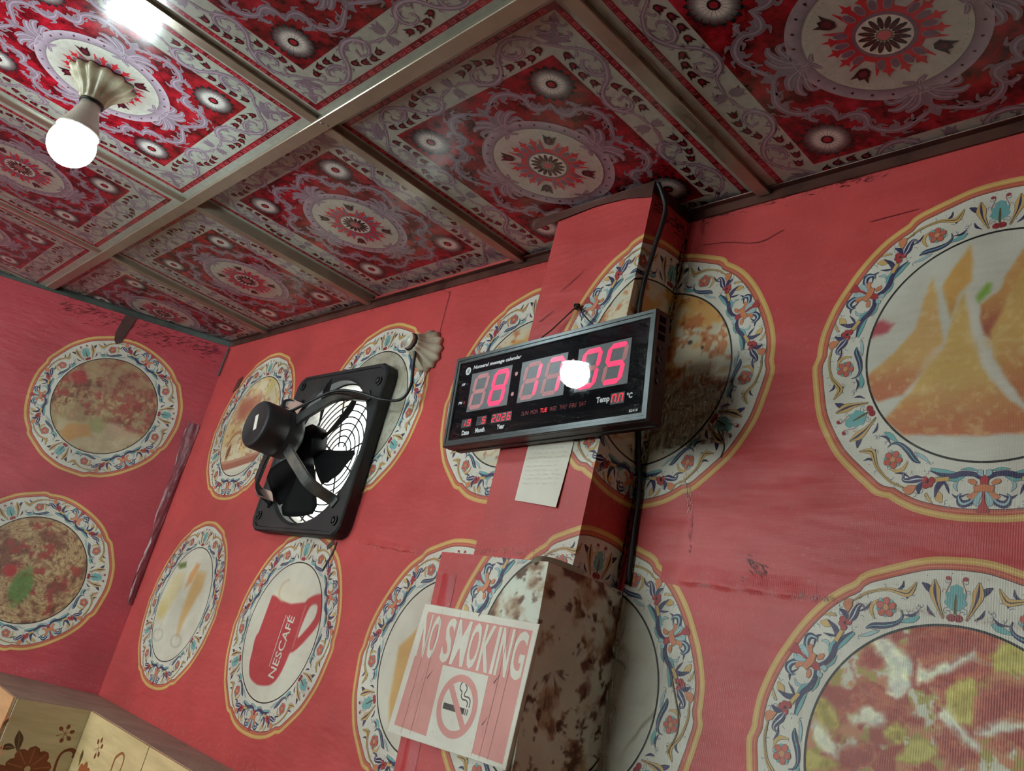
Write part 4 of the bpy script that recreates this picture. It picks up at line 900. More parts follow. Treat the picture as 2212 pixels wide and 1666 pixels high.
# dirt, tears, creases and painted corner shadow on the vinyl: shapes of their own
def marks(parent, fmap, seed, items, label, name='wear_shade_marks'):
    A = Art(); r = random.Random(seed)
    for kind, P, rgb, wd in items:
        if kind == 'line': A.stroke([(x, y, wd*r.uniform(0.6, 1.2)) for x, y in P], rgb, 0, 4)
        if kind == 'scuff_shade':
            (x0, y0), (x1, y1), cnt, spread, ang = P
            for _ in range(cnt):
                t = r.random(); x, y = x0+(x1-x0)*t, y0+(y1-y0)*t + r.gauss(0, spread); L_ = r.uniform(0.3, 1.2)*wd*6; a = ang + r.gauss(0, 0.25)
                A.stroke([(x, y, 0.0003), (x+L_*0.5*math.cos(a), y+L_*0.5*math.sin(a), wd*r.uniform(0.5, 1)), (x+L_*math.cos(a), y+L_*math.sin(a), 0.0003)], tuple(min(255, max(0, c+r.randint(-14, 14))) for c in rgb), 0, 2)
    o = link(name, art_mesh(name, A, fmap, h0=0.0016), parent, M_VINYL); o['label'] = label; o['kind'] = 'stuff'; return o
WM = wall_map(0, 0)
marks(wall_back, WM, 4, [
    ('scuff_shade', ((0.27, H-0.668), (0.50, H-0.672), 520, 0.0025, 1.4), (178, 124, 122), 0.0006), ('scuff_shade', ((0.50, H-0.672), (0.80, H-0.682), 300, 0.0016, 1.2), (170, 128, 122), 0.0005),
    ('scuff_shade', ((-0.66, H-0.652), (-0.24, H-0.672), 220, 0.004, 0.4), (200, 130, 128), 0.0008),
    ('scuff_shade', ((0.365, H-0.628), (0.395, H-0.640), 26, 0.006, -0.4), (112, 22, 34), 0.0022), ('scuff_shade', ((0.362, H-0.652), (0.378, H-0.656), 5, 0.001, -0.5), (60, 16, 22), 0.0014),
    ('scuff_shade', ((0.262, H-0.575), (0.272, H-0.62), 20, 0.01, 1.75), (150, 34, 44), 0.0012), ('scuff_shade', ((0.235, H-0.50), (0.262, H-0.56), 60, 0.012, 1.7), (200, 176, 160), 0.0012),
    ('scuff_shade', ((-1.74, H-1.165), (-0.7, H-1.165), 420, 0.010, 1.57), (196, 120, 116), 0.0014),
    ('line', [(-0.541, H-0.03), (-0.539, H-0.09), (-0.536, H-0.14)], (70, 22, 26), 0.0016), ('line', [(-0.536, H-0.235), (-0.541, H-0.262), (-0.545, H-0.29)], (60, 24, 26), 0.0022),
    ('line', [(0.18, H-0.075), (0.24, H-0.083), (0.30, H-0.098), (0.345, H-0.085)], (110, 28, 36), 0.0012), ('line', [(0.49, H-0.108), (0.56, H-0.105)], (130, 34, 42), 0.0012),
    ('line', [(0.275, H-0.80), (0.30, H-0.86), (0.29, H-0.90)], (120, 100, 74), 0.002), ('line', [(0.285, H-0.43), (0.30, H-0.455), (0.297, H-0.475)], (44, 36, 30), 0.0016)], 'scuffs, creases and dark tears in the vinyl')
marks(pillar, wall_map(0, 0, PY), 8, [('line', [(-0.03, H-0.185), (0.0, H-0.165), (0.02, H-0.150)], (70, 20, 26), 0.0012), ('line', [(-0.065, H-0.24), (-0.035, H-0.222)], (60, 18, 22), 0.0016),
    ('scuff_shade', ((-0.07, H-0.05), (0.14, H-0.2), 14, 0.02, 0.3), (110, 28, 34), 0.0008), ('scuff_shade', ((-0.085, H-0.668), (0.14, H-0.668), 90, 0.004, 0.05), (150, 116, 104), 0.0012), ('scuff_shade', ((-0.07, H-0.62), (0.13, H-0.63), 40, 0.012, 0.2), (208, 120, 120), 0.0008)], 'small tears and scuffs on the pillar vinyl')
LM = left_map(0, 0)
marks(wall_left, lambda uv, h, mid: left_map(0, 0)(np.stack([-uv[:, 0], uv[:, 1]], 1), h, mid)[:, :], 9, [('scuff_shade', ((0.02, H-0.05), (0.55, H-0.045), 240, 0.016, -0.3), (122, 36, 48), 0.0036), ('scuff_shade', ((0.0, H-1.16), (0.42, H-1.165), 130, 0.006, 0.0), (186, 120, 118), 0.0012),
    ('scuff_shade', ((0.05, H-0.13), (0.16, H-0.2), 60, 0.02, -0.4), (186, 96, 110), 0.0008)], 'grimy scuffs along the top and foot of the left wall')
def ridge(parent, x0, x1, z0, z1, hgt, th, seed, rgb, label):
    r = random.Random(seed); bm = bmesh.new(); n = 60; V = []
    for k in range(n+1):
        t = k/n; x = x0+(x1-x0)*t; z = z0+(z1-z0)*t + 0.0008*math.sin(k*0.35+seed) + r.uniform(-.0004, .0004); a = th*min(1, 6*t, 6*(1-t))*(0.7+0.3*math.sin(k*0.5+seed)); row = []
        for q in range(9):
            s_ = q/8*2-1; row.append(bm.verts.new((x, WY - 0.0003 - a*math.cos(s_*math.pi/2)**2*(1 if s_ < 0 else 0.8), z + s_*hgt*(1.6 if s_ > 0 else 0.7))))
        V.append(row)
    for k in range(n):
        for q in range(8): bm.faces.new((V[k][q], V[k][q+1], V[k+1][q+1], V[k+1][q]))
    o = ink(bm_obj('vinyl_fold', bm, M_VINYL, parent, True), rgb); o['label'] = label
ridge(wall_back, 0.225, 0.475, H-0.662, H-0.668, 0.014, 0.0042, 1, RINK, 'raised red crease in the vinyl right of the pillar')
ridge(wall_back, -0.60, -0.38, H-0.650, H-0.662, 0.007, 0.0035, 3, RINK, 'raised red crease in the vinyl left of the pillar')
marks(wall_back, WM, 14, [('scuff_shade', ((0.1495, H-0.06), (0.152, H-0.68), 160, 0.01, 1.57), (34, 20, 20), 0.0020), ('scuff_shade', ((0.16, H-0.02), (0.5, H-0.028), 90, 0.005, 0.05), (70, 20, 26), 0.0016), ('scuff_shade', ((-1.70, H-0.026), (-0.1, H-0.028), 200, 0.004, 0.05), (84, 24, 30), 0.0012),  # corner shadow drawn as dark dashes together with the grime
    ('line', [(-0.702, H-0.655), (-0.706, H-0.685), (-0.725, H-0.724)], (40, 38, 36), 0.006), ('line', [(-0.715, H-0.655), (-0.735, H-0.672)], (70, 66, 60), 0.014)], 'painted shadow and grime in the corner, dark dashes under the trim, a tear under the fan')
marks(pillar, pillar_map(0, 0), 15, [('scuff_shade', ((PW+PD-0.006, H-0.05), (PW+PD-0.004, H-0.68), 150, 0.01, 1.57), (30, 18, 18), 0.0022), ('scuff_shade', ((PW+0.002, H-0.04), (PW+PD-0.01, H-0.05), 60, 0.008, 0.1), (50, 16, 20), 0.0022)], 'painted shadow and grime on the right side of the pillar')  # inner corner shadow painted on along with grime
# tapes, corner crinkle, thin metal rod
def tape(parent, P, thick, n3, label):
    bm = bmesh.new(); n3 = Vector(n3); lo = [bm.verts.new(Vector(p)+n3*0.0016) for p in P]; hi = [bm.verts.new(Vector(p)+n3*(0.0016+thick)) for p in P]
    bm.faces.new(lo); bm.faces.new(hi); k = len(P)
    for i in range(k): bm.faces.new((lo[i], lo[(i+1) % k], hi[(i+1) % k], hi[i]))
    o = bm_obj('tape_strip', bm, M_TAPE, parent); o['label'] = label
def LP(s, z): c = CORN + DV*s; return (c[0], c[1], H+z)
tape(wall_left, [LP(.356, -.116), LP(.346, -.128), LP(.334, -.118), LP(.330, -.10), LP(.314, -.006), LP(.353, -.006), LP(.362, -.09)], 0.0012, (NL[0], NL[1], 0), 'dark brown tape hanging from the ceiling trim')
tape(wall_back, [(-1.60, WY, H-0.205), (-1.588, WY, H-0.160), (-1.562, WY, H-0.152), (-1.566, WY, H-0.19)], 0.0012, (0, -1, 0), 'small brown tape patch')
bm = bmesh.new(); n = 40; V = []; r_ = random.Random(2)
for k in range(n+1):
    z = H-0.31 - 0.60*k/n; wdt = 0.040*(1-0.6*k/n) + 0.003*math.sin(k*0.4)+r_.uniform(-.002, .002); row = []
    for q in range(8):
        t = q/7; s_ = 0.001+wdt*t; hh = 0.0016+0.0035*math.sin(math.pi*t)*(0.6+0.4*math.sin(k*2.9+q*1.7)) + r_.uniform(0, 0.0030); c = CORN + DV*s_ + NL*max(hh, 0.0012); row.append(bm.verts.new((c[0], c[1], z)))
    V.append(row)
for k in range(n):
    for q in range(7): bm.faces.new((V[k][q], V[k][q+1], V[k+1][q+1], V[k+1][q]))
M_CRINK = simple('glossy crinkled film', (140, 60, 72), 0.28, 0, 0.35, 40, 0.6, 60)
o = bm_obj('corner_crinkle', bm, M_CRINK, wall_left, True); o['label'] = 'glossy crinkled strip of film in the corner'
bm = bmesh.new(); add_tube(bm, [(CORN[0]+0.008, WY-0.006, H-0.026), (CORN[0]+0.006, WY-0.006, H-0.13)], 0.0035, 8); o = bm_obj('corner_rod', bm, M_TRIMG, wall_left); o['label'] = 'thin metal rod in the corner'

# tiled wainscot ledge below the vinyl
ZL = H-1.18
bm = bmesh.new(); add_prism(bm, [(-1.41, 0.110), (-1.418, -0.08), (xleft(-0.07)-0.0, -0.07), (CORN[0], WY), (RX, WY), (RX, 0.110)], 0, ZL)
ledge = tag(bm_obj('wall_wainscot', bm, M_LEDGE), kind='structure')
A = Art(); r_ = random.Random(21)
for k in range(46):
    x, y = r_.uniform(-1.12, -0.62), r_.uniform(0.125, 0.225); A.ell((x, y), r_.uniform(0.0015, 0.006), r_.uniform(0.001, 0.0025), r_.uniform(-0.5, 0.5), (34, 26, 24), 0, 7)
o = link('black_specks', art_mesh('black_specks', A, lambda uv, h, mid: np.stack([uv[:, 0], uv[:, 1], ZL+h], 1)), ledge, M_VINYL); o['kind'] = 'stuff'; o['label'] = 'black specks of dirt on the ledge'
def tile_print():
    mt, N, Lk, B = new_mat('cream marble tile'); at = N.new('ShaderNodeAttribute'); at.attribute_name = 'ink'
    g = N.new('ShaderNodeNewGeometry'); mp = N.new('ShaderNodeMapping'); mp.inputs['Scale'].default_value = (4, 4, 26); mp.inputs['Rotation'].default_value = (0.12, 0.05, 0); Lk.new(g.outputs['Position'], mp.inputs[0])
    n = noise(N, Lk, 1.4, 6, 0.62, mp.outputs[0]); r = ramp(N, Lk, n.outputs[0], 0.34, 0.68, (0.80, 0.76, 0.66, 1), (1.08, 1.06, 1.02, 1))
    Lk.new(mixc(N, Lk, 1.0, at.outputs['Color'], r.outputs[0], 'MULTIPLY'), B.inputs['Base Color']); B.inputs['Roughness'].default_value = 0.3; return mt
M_TILE = tile_print()
def tile(o_, ud, n3, wdt, hgt, art=None, rgb=(222, 200, 158)):
    """o_: top-left corner on the ledge face, ud: direction along the wall, n3: out of the wall"""
    A = Art(); A.rect(0.0012, -hgt, wdt-0.0012, -0.0008, rgb, 0)
    if art: A.add(art)
    o_, ud, n3 = np.array(o_), np.array(ud), np.array(n3)
    me = art_mesh('tile', A, lambda uv, h, mid: o_ + uv[:, :1]*ud + uv[:, 1:]*np.array([0, 0, 1.0]) + (h[:, None]+0.008)*n3)
    bm = bmesh.new(); bm.from_mesh(me); lay = bm.verts.layers.float_color['ink']; nv = len(bm.verts)
    P = [o_+ud*a+np.array([0, 0, b]) for a, b in ((0.0012, -0.0008), (wdt-0.0012, -0.0008), (wdt-0.0012, -hgt), (0.0012, -hgt))]
    lo = [bm.verts.new(p+n3*0.0004) for p in P]; hi = [bm.verts.new(p+n3*0.008) for p in P]
    for k in range(4): bm.faces.new((lo[k], lo[(k+1) % 4], hi[(k+1) % 4], hi[k]))
    bm.verts.ensure_lookup_table()
    for v in bm.verts[nv:]: v[lay] = L4(rgb)
    bm.to_mesh(me); bm.free(); link('tile', me, ledge, M_TILE)
BRN = (132, 68, 40); BRD = (96, 70, 48)
FA = Art()                                                        # u = y + 0.08 , v = z below the ledge
def fl(A, c, R, n, col, core, l=1):
    for k in range(n):
        a = 2*math.pi*k/n + 0.2; A.ell((c[0]+R*0.55*math.cos(a), c[1]+R*0.55*math.sin(a)), R*0.5, R*0.36, a, col, l, 10)
        A.stroke([(c[0]+R*0.25*math.cos(a), c[1]+R*0.25*math.sin(a), R*0.04), (c[0]+R*0.95*math.cos(a), c[1]+R*0.95*math.sin(a), R*0.05)], (176, 104, 66), l+1, 2)
    A.ell(c, R*0.14, R*0.14, 0, core, l+2, 10)
def sm5(A, c, R, col):
    for k in range(6):
        a = 2*math.pi*k/6+0.4; A.stroke([(c[0], c[1], 0.0012), (c[0]+R*math.cos(a), c[1]+R*math.sin(a), 0.0016)], col, 1, 2)
        if k != 3: A.ell((c[0]+R*0.8*math.cos(a), c[1]+R*0.8*math.sin(a)), R*0.30, R*0.24, a, col, 2, 8)
def leaf(A, a, b, w_, col): A.stroke([a+(0.0008,), ((a[0]+b[0])/2, (a[1]+b[1])/2+0.004, w_), b+(0.0005,)], col, 1, 5); A.stroke([a+(0.0008,), ((a[0]+b[0])/2, (a[1]+b[1])/2+0.004, 0.0012), b+(0.0005,)], (170, 140, 96), 2, 5)
sm5(FA, (0.140, -0.063), 0.021, BRN); leaf(FA, (0.048, -0.122), (0.032, -0.070), 0.020, BRD); leaf(FA, (0.040, -0.112), (0.004, -0.118), 0.016, BRD); fl(FA, (0.085, -0.155), 0.052, 9, BRN, (206, 180, 140)); FA.stroke([(0.150, -0.17, 0.007), (0.146, -0.128, 0.006), (0.152, -0.106, 0.006), (0.170, -0.098, 0.009), (0.182, -0.106, 0.011), (0.178, -0.116, 0.005)], BRN, 1, 5); FA.ell((0.020, -0.17), 0.022, 0.016, 0.5, BRN, 1)
FB = Art(); sm5(FB, (0.136, -0.063), 0.024, BRN); leaf(FB, (0.055, -0.125), (0.045, -0.085), 0.018, BRD); FB.stroke([(0.262, -0.14, 0.004), (0.255, -0.07, 0.008), (0.262, -0.055, 0.008), (0.285, -0.043, 0.006), (0.306, -0.053, 0.006), (0.304, -0.09, 0.004)], (164, 104, 62), 1, 5); fl(FB, (0.10, -0.155), 0.05, 9, (170, 92, 58), (206, 180, 140)); fl(FB, (0.22, -0.17), 0.05, 8, (166, 96, 60), (206, 180, 140)); sm5(FB, (0.33, -0.12), 0.022, (170, 110, 70))
tile((-1.4172, -0.079, ZL), (0.0402, 0.9992, 0), (0.9992, -0.0402, 0), 0.188, 0.30, FA, (204, 190, 156))
for k in range(8): tile((-1.401 + 0.415*k, 0.110, ZL), (1, 0, 0), (0, -1, 0), 0.4135, 0.30, FB, (230, 206, 160))
for k in range(2): tile((-1.419 - 0.26*(k+1), -0.0765+0.004, ZL), (0.9998, -0.018, 0), (-0.018, -0.9998, 0), 0.258, 0.30, FB, (226, 180, 132))
# ------------------------------------------------------------------ lamps
M_BULB = emit('lit LED dome', BULB_COL, BULB)
def holder(parent, M, mat, mcol):
    """oval fluted base (h along local -Z), dark gap, socket"""
    bm = bmesh.new()
    prof = [(1.0, 0.0), (1.02, -0.004), (1.0, -0.009), (0.88, -0.016), (0.70, -0.026), (0.56, -0.036), (0.48, -0.046), (0.46, -0.053), (0.40, -0.055)]
    def rf(a, i):
        k = max(0, 1-i/8); fl_ = 1 + 0.075*math.cos(13*a)*(1 if i < 7 else 0.2); return (0.0560*k+0.052*(1-k))*fl_, (0.046*k+0.050*(1-k))*fl_
    rings = add_lathe(bm, prof, 88, M, rfun=rf)
    bm_obj('holder_base', bm, mat, parent, True)
    bm = bmesh.new(); add_lathe(bm, [(0.0215, -0.053), (0.0215, -0.0585)], 32, M); bm_obj('collar', bm, M_CABLE, parent, True)
    for s in (-1, 1):
        bm = bmesh.new(); add_lathe(bm, [(0.0032, -0.0085), (0.003, -0.0115), (0.001, -0.0125)], 10, M @ Matrix.Translation((s*0.047, 0, 0))); bm_obj('screw', bm, M_DARK, parent)
def ceiling_lamp(x, y, ang, label, dz=0.0):
    t = empty('ceiling_lamp', (0, 0, 0)); tag(t, label, 'lamp')
    M = Matrix.Translation((x, y, H+dz)) @ Matrix.Rotation(ang, 4, 'Z')
    holder(t, M, M_SHELLC, None)
    bm = bmesh.new(); add_lathe(bm, [(0.0185, -0.058), (0.0185, -0.070), (0.0205, -0.073), (0.026, -0.090), (0.0335, -0.108), (0.0375, -0.117), (0.0375, -0.121)], 40, M)
    b = bm_obj('bulb', bm, M_WHITEP, t, True)
    prof = [(0.0372, -0.121)] + [(0.041*math.cos(a), -0.148-0.041*math.sin(a)) for a in np.linspace(-0.6, 1.5, 16)]
    bm = bmesh.new(); add_lathe(bm, prof, 40, M); bm_obj('bulb_dome', bm, M_BULB, b, True)
    return t
ceiling_lamp(-0.596, -0.598, 1.27, 'cream fluted ceiling lamp with a glowing white LED bulb', -0.0062)
# unlit holder on the wall
t = empty('wall_lamp_holder', (0, 0, 0)); tag(t, 'sooty fluted lamp holder without a bulb on the red wall beside the fan', 'lamp holder')
Mw = Matrix.Translation((-0.556, WY, H-0.190)) @ Matrix.Rotation(math.radians(90), 4, 'X') @ Matrix.Rotation(2.25, 4, 'Z') @ Matrix.Scale(-1, 4, (0, 0, 1))
Mw = Matrix.Translation((-0.556, WY, H-0.190)) @ Matrix(((1, 0, 0, 0), (0, 0, 1, 0), (0, -1, 0, 0), (0, 0, 0, 1))) @ Matrix.Rotation(0.85, 4, 'Z')
holder(t, Mw, M_SHELLD, None)
bm = bmesh.new(); add_lathe(bm, [(0.0185, -0.058), (0.019, -0.066), (0.0165, -0.068), (0.0155, -0.060)], 32, Mw, cap0=False, cap1=True); o = bm_obj('socket', bm, M_WHITEP, t, True); o['label'] = 'white open socket ring'

# ------------------------------------------------------------------ exhaust fan
FC = Vector((-0.872, 0.205, H-0.434))
fan = empty('exhaust_fan', FC); tag(fan, 'square black exhaust fan with dusty arms set in the red wall', 'fan')
def fobj(name, bm, mat, parent=None, smooth=False):
    o = bm_obj(name, bm, mat, parent or fan, smooth); return o
bm = bmesh.new(); NS = 96; HS, CR, RO = 0.217, 0.035, 0.190
def sq(k):
    a = 2*math.pi*k/NS; dx, dy = math.cos(a), math.sin(a); m_ = max(abs(dx), abs(dy)); x, y = dx/m_*HS, dy/m_*HS
    cr = HS-CR
    if abs(x) > cr and abs(y) > cr:
        ox, oy = math.copysign(cr, x), math.copysign(cr, y); v = Vector((x-ox, y-oy)); v = v.normalized()*CR if v.length > 1e-6 else v; x, y = ox+v.x, oy+v.y
    return x, y
loops = []
for (fn, yy) in ((lambda k: sq(k), 0.030), (lambda k: tuple(1.0*c for c in sq(k)), 0.004), (lambda k: tuple(0.985*c for c in sq(k)), 0.0), (lambda k: tuple(0.955*c for c in sq(k)), 0.0), (lambda k: tuple(0.945*c for c in sq(k)), 0.003), (lambda k: (0.198*math.cos(2*math.pi*k/NS), 0.198*math.sin(2*math.pi*k/NS)), 0.003), (lambda k: (RO*math.cos(2*math.pi*k/NS), RO*math.sin(2*math.pi*k/NS)), 0.009), (lambda k: (RO*math.cos(2*math.pi*k/NS), RO*math.sin(2*math.pi*k/NS)), 0.034)):
    loops.append([bm.verts.new((fn(k)[0], yy, fn(k)[1])) for k in range(NS)])
for a, b in zip(loops, loops[1:]):
    for k in range(NS): bm.faces.new((a[k], a[(k+1) % NS], b[(k+1) % NS], b[k]))
fobj('mounting_plate', bm, M_BLACK)
MF = Matrix(((1, 0, 0, 0), (0, 0, -1, 0), (0, 1, 0, 0), (0, 0, 0, 1)))        # local Z of a lathe -> fan's -Y
bm = bmesh.new(); add_lathe(bm, [(0.1902, -0.032), (0.1902, -0.075), (0.187, -0.075), (0.187, -0.033)], 64, MF, False, False); o = fobj('duct_ring', bm, simple('pale worn duct', (150, 140, 132), 0.45, 0.2, 0.4, 20, dirt=(60, 54, 50)), None, True); o['label'] = 'pale worn metal duct ring'
for x, z in ((-0.188, -0.176), (0.186, -0.180), (0.190, 0.168), (-0.188, 0.186)):
    bm = bmesh.new(); add_lathe(bm, [(0.012, -0.004), (0.012, 0.001), (0.009, 0.0015), (0.0085, -0.002)], 20, MF @ Matrix.Translation((x, z, 0)), False, True); add_lathe(bm, [(0.005, -0.002), (0.005, 0.003), (0.002, 0.004)], 10, MF @ Matrix.Translation((x, z, 0))); fobj('screw', bm, M_BLACK)
grille = empty('guard_grille', (0, 0, 0)); grille.parent = fan
for k in range(9):
    R_ = 0.040+0.0175*k; bm = bmesh.new(); add_tube(bm, [(R_*math.cos(2*math.pi*q/56), 0.062, R_*math.sin(2*math.pi*q/56)) for q in range(57)], 0.0021, 5, cap=False); fobj('guard_ring', bm, M_CABLE, grille)
for k in range(8):
    a = 2*math.pi*k/8+0.35; bm = bmesh.new(); add_tube(bm, [(0.03*math.cos(a), 0.064, 0.03*math.sin(a)), (0.187*math.cos(a), 0.064, 0.187*math.sin(a))], 0.0023, 5); fobj('guard_spoke', bm, M_CABLE, grille)
# blades and hub
bm = bmesh.new(); add_lathe(bm, [(0.010, 0.052), (0.040, 0.046), (0.052, 0.034), (0.052, 0.004), (0.03, 0.0)], 40, MF); fobj('hub', bm, M_BLADE, None, True)
for k in range(6):
    a0 = math.radians(35 - 60*k); bm = bmesh.new(); V = []
    for i in range(9):
        r = 0.046 + 0.136*i/8; half = 0.34 - 0.03*i/8 - (0.07 if i == 8 else 0); tw = 0.46*r*half*(1-0.25*i/8); row = []
        for q in range(7):
            t = q/6*2-1; a = a0 + t*half + 0.10*i/8; row.append(bm.verts.new((r*math.cos(a), -0.010 + tw*t, r*math.sin(a))))
        V.append(row)
    for i in range(8):
        for q in range(6): bm.faces.new((V[i][q], V[i][q+1], V[i+1][q+1], V[i+1][q]))
    bmesh.ops.solidify(bm, geom=bm.faces[:], thickness=0.0022); fobj('blade', bm, M_BLADE, None, True)
# motor
bm = bmesh.new(); add_lathe(bm, [(0.030, 0.058), (0.052, 0.070), (0.0590, 0.082), (0.0600, 0.112), (0.0585, 0.1135), (0.0600, 0.115), (0.0600, 0.164), (0.0585, 0.172), (0.054, 0.1765), (0.052, 0.1755), (0.0, 0.175)], 56, MF, True, False); motor = fobj('motor', bm, M_BLACK, None, True)
bm = bmesh.new(); Ms = MF @ Matrix.Translation((0.004, 0.002, 0.1754)) @ Matrix.Rotation(-1.25, 4, 'Z'); add_box(bm, (-0.020, -0.007, 0), (0.020, 0.007, 0.0006), 0, Ms); o = fobj('sticker', bm, M_PAPER, motor); o['label'] = 'small white sticker'
# bent channel arms
def strip(path, wv, wd, th, mat, name, lab=None):
    bm = bmesh.new(); P = [Vector(p) for p in smooth_path(path, 6)]; wv = Vector(wv).normalized(); rows = []
    for i, p in enumerate(P):
        t = (P[min(i+1, len(P)-1)]-P[max(i-1, 0)]).normalized(); nn = t.cross(wv).normalized()
        rows.append([bm.verts.new(p + wv*a*wd/2 + nn*b) for a, b in ((-1, 0), (-0.93, th*2.2), (-0.75, th*2.2), (-0.6, 0.0), (0.6, 0.0), (0.75, th*2.2), (0.93, th*2.2), (1, 0), (0.9, -th), (-0.9, -th))])
    for a, b in zip(rows, rows[1:]):
        for k in range(10): bm.faces.new((a[k], a[(k+1) % 10], b[(k+1) % 10], b[k]))
    bm.faces.new(rows[0]); bm.faces.new(rows[-1][::-1])
    o = fobj(name, bm, mat)
    if lab: o['label'] = lab
    return o
for dg in (38, -40, 142, 222):
    a = math.radians(dg); d = Vector((math.cos(a), 0, math.sin(a))); pv = Vector((-math.sin(a), 0, math.cos(a)))
    rad = lambda r, y: tuple(d*r + Vector((0, y, 0)))
    strip([rad(0.218, 0.002), rad(0.206, -0.006), rad(0.190, -0.040), rad(0.166, -0.066), rad(0.125, -0.080), rad(0.085, -0.092), rad(0.050, -0.100)], pv, 0.030, 0.0026, M_ARM if abs(dg) < 90 else M_BLACK, 'bracket_arm', 'dusty grey bracket arm' if abs(dg) < 90 else None)
for dg in (142, 222):                                             # lit faces of the left arms, painted on as pale pinkish boxes
    a = math.radians(dg); d = Vector((math.cos(a), 0, math.sin(a))); pv = Vector((-math.sin(a), 0, math.cos(a)))
    bm = bmesh.new(); Mx = Matrix(((d.x, 0, pv.x, d.x*0.192), (0, 1, 0, -0.03), (d.z, 0, pv.z, d.z*0.192), (0, 0, 0, 1)))
    add_box(bm, (-0.003, -0.020, -0.017), (0.0005, 0.028, 0.017), 0, Mx); bmesh.ops.bevel(bm, geom=bm.edges[:], offset=0.001, segments=1, affect='EDGES'); o = fobj('lit_arm_face', bm, M_ARMLIT); o['label'] = 'lit face of the arm painted pinkish'

# cords
def cable(name, pts, r, mat, label, cat, seg=8, parent=None):
    bm = bmesh.new(); add_tube(bm, smooth_path(pts, 8), r, seg); o = bm_obj(name, bm, mat, parent, True)
    if label: tag(o, label, cat)
    return o
cable('power_cord', [(-0.541, 0.186, H-0.186), (-0.545, 0.196, H-0.215), (-0.542, 0.20, H-0.249), (-0.529, 0.20, H-0.296), (-0.548, 0.197, H-0.329), (-0.618, 0.192, H-0.326), (-0.691, 0.158, H-0.314), (-0.739, 0.130, H-0.321), (-0.800, 0.112, H-0.350), (-0.850, 0.100, H-0.374), (-0.872, 0.090, H-0.384)], 0.0036, M_CABLE, None, None)
pc = bpy.data.objects['power_cord']; pc.parent = fan; pc.location = -FC; pc['label'] = 'black cord looping to the lamp holder'
cable('hanging_cable', [(0.153, 0.132, H-0.003), (0.158, 0.142, H-0.020), (0.166, 0.150, H-0.055), (0.158, 0.150, H-0.133), (0.152, 0.150, H-0.216), (0.151, 0.165, H-0.30), (0.151, 0.20, H-0.40), (0.151, 0.222, H-0.47), (0.158, 0.232, H-0.523), (0.163, 0.234, H-0.60), (0.170, 0.2345, H-0.68)], 0.0042, M_CABLE, 'dark cable down the right side of the pillar, standing in for a dark gap below the clock', 'cable')  # below the clock the black run stands in for a shaded gap

# ------------------------------------------------------------------ digital wall clock
CW, CHH, CD = 0.4745, 0.172, 0.040
Rc = Matrix(((0.9986, 0.0216, -0.0475, 0.0381), (-0.0259, 0.9955, -0.0912, 0.0746), (0.0453, 0.0923, 0.9947, H-0.4003), (0, 0, 0, 1)))
clock = empty('digital_clock', (0, 0, 0)); clock.matrix_world = Rc
tag(clock, 'wide black digital wall clock with red numerals hanging from the pillar', 'clock')
M_CASE = simple('black clock case', (22, 23, 25), 0.42, 0, 0.2, 30)
M_FRAME = simple('dark grey metal frame', (72, 80, 82), 0.32, 0.35, 0.18, 40, dirt=(60, 64, 64))
M_FACE = simple('black acrylic face', (5, 6, 12), 0.5, 0, 0.2, 30, spec=0.05)
M_PANEL2 = simple('dark smoked digit panel', (84, 85, 88), 0.35, 0, 0.1, 40)
M_PANEL = simple('smoked digit panel', (126, 128, 132), 0.35, 0, 0.1, 40)
M_SEGOFF = simple('unlit pink segment', (236, 156, 156), 0.4, 0, 0.1, 60)
M_SEGON = emit('lit red segment', (1.0, 0.03, 0.10, 1), 1.6)
M_LED = emit('lit red LED text', (1.0, 0.02, 0.04, 1), 1.3)
M_DIM = simple('dim red lettering', (170, 40, 46), 0.4, 0, 0.1, 60)
M_LETTER = simple('white lettering', (244, 245, 246), 0.5, 0, 0.05, 60)
def cobj(name, bm, mat, parent=None, label=None, smooth=False):
    o = bm_obj(name, bm, mat, parent or clock, smooth)
    if label: o['label'] = label
    return o
bm = bmesh.new()
w2, h2 = CW/2, CHH/2
prof = [(w2-0.001, h2-0.001, 0.003), (w2, h2, 0.006), (w2, h2, 0.012)]
add_box(bm, (-w2+0.001, 0.006, -h2-0.0005), (w2-0.001, CD-0.012, h2)); add_box(bm, (-w2+0.006, CD-0.012, -h2-0.002), (w2-0.006, CD, h2-0.006)); cobj('case', bm, M_CASE)
# mitred frame of four stepped rails
FW = 0.0125
def rail(p0, p1, inward):
    p0, p1, inward = Vector(p0), Vector(p1), Vector(inward); d = (p1-p0).normalized(); bm = bmesh.new()
    prof = [(0, 0.0075), (0.0002, 0.0012), (0.0012, 0), (0.006, 0.0002), (0.0068, 0.0016), (FW-0.001, 0.0018), (FW, 0.0032), (FW, 0.0075)]
    rows = [[bm.verts.new(p + inward*a + d*sgn*a + Vector((0, b, 0))) for a, b in prof] for p, sgn in ((p0, 1), (p1, -1))]
    for k in range(len(prof)-1): bm.faces.new((rows[0][k], rows[0][k+1], rows[1][k+1], rows[1][k]))
    return cobj('frame_rail', bm, M_FRAME)
rail((-w2, 0, h2), (w2, 0, h2), (0, 0, -1)); rail((-w2, 0, -h2), (w2, 0, -h2), (0, 0, 1)); rail((-w2, 0, -h2), (-w2, 0, h2), (1, 0, 0)); rail((w2, 0, -h2), (w2, 0, h2), (-1, 0, 0))
bm = bmesh.new(); add_box(bm, (-w2+0.010, 0.0052, -h2+0.010), (w2-0.010, 0.0060, h2-0.010)); cobj('face', bm, M_FACE)
YF = 0.0052
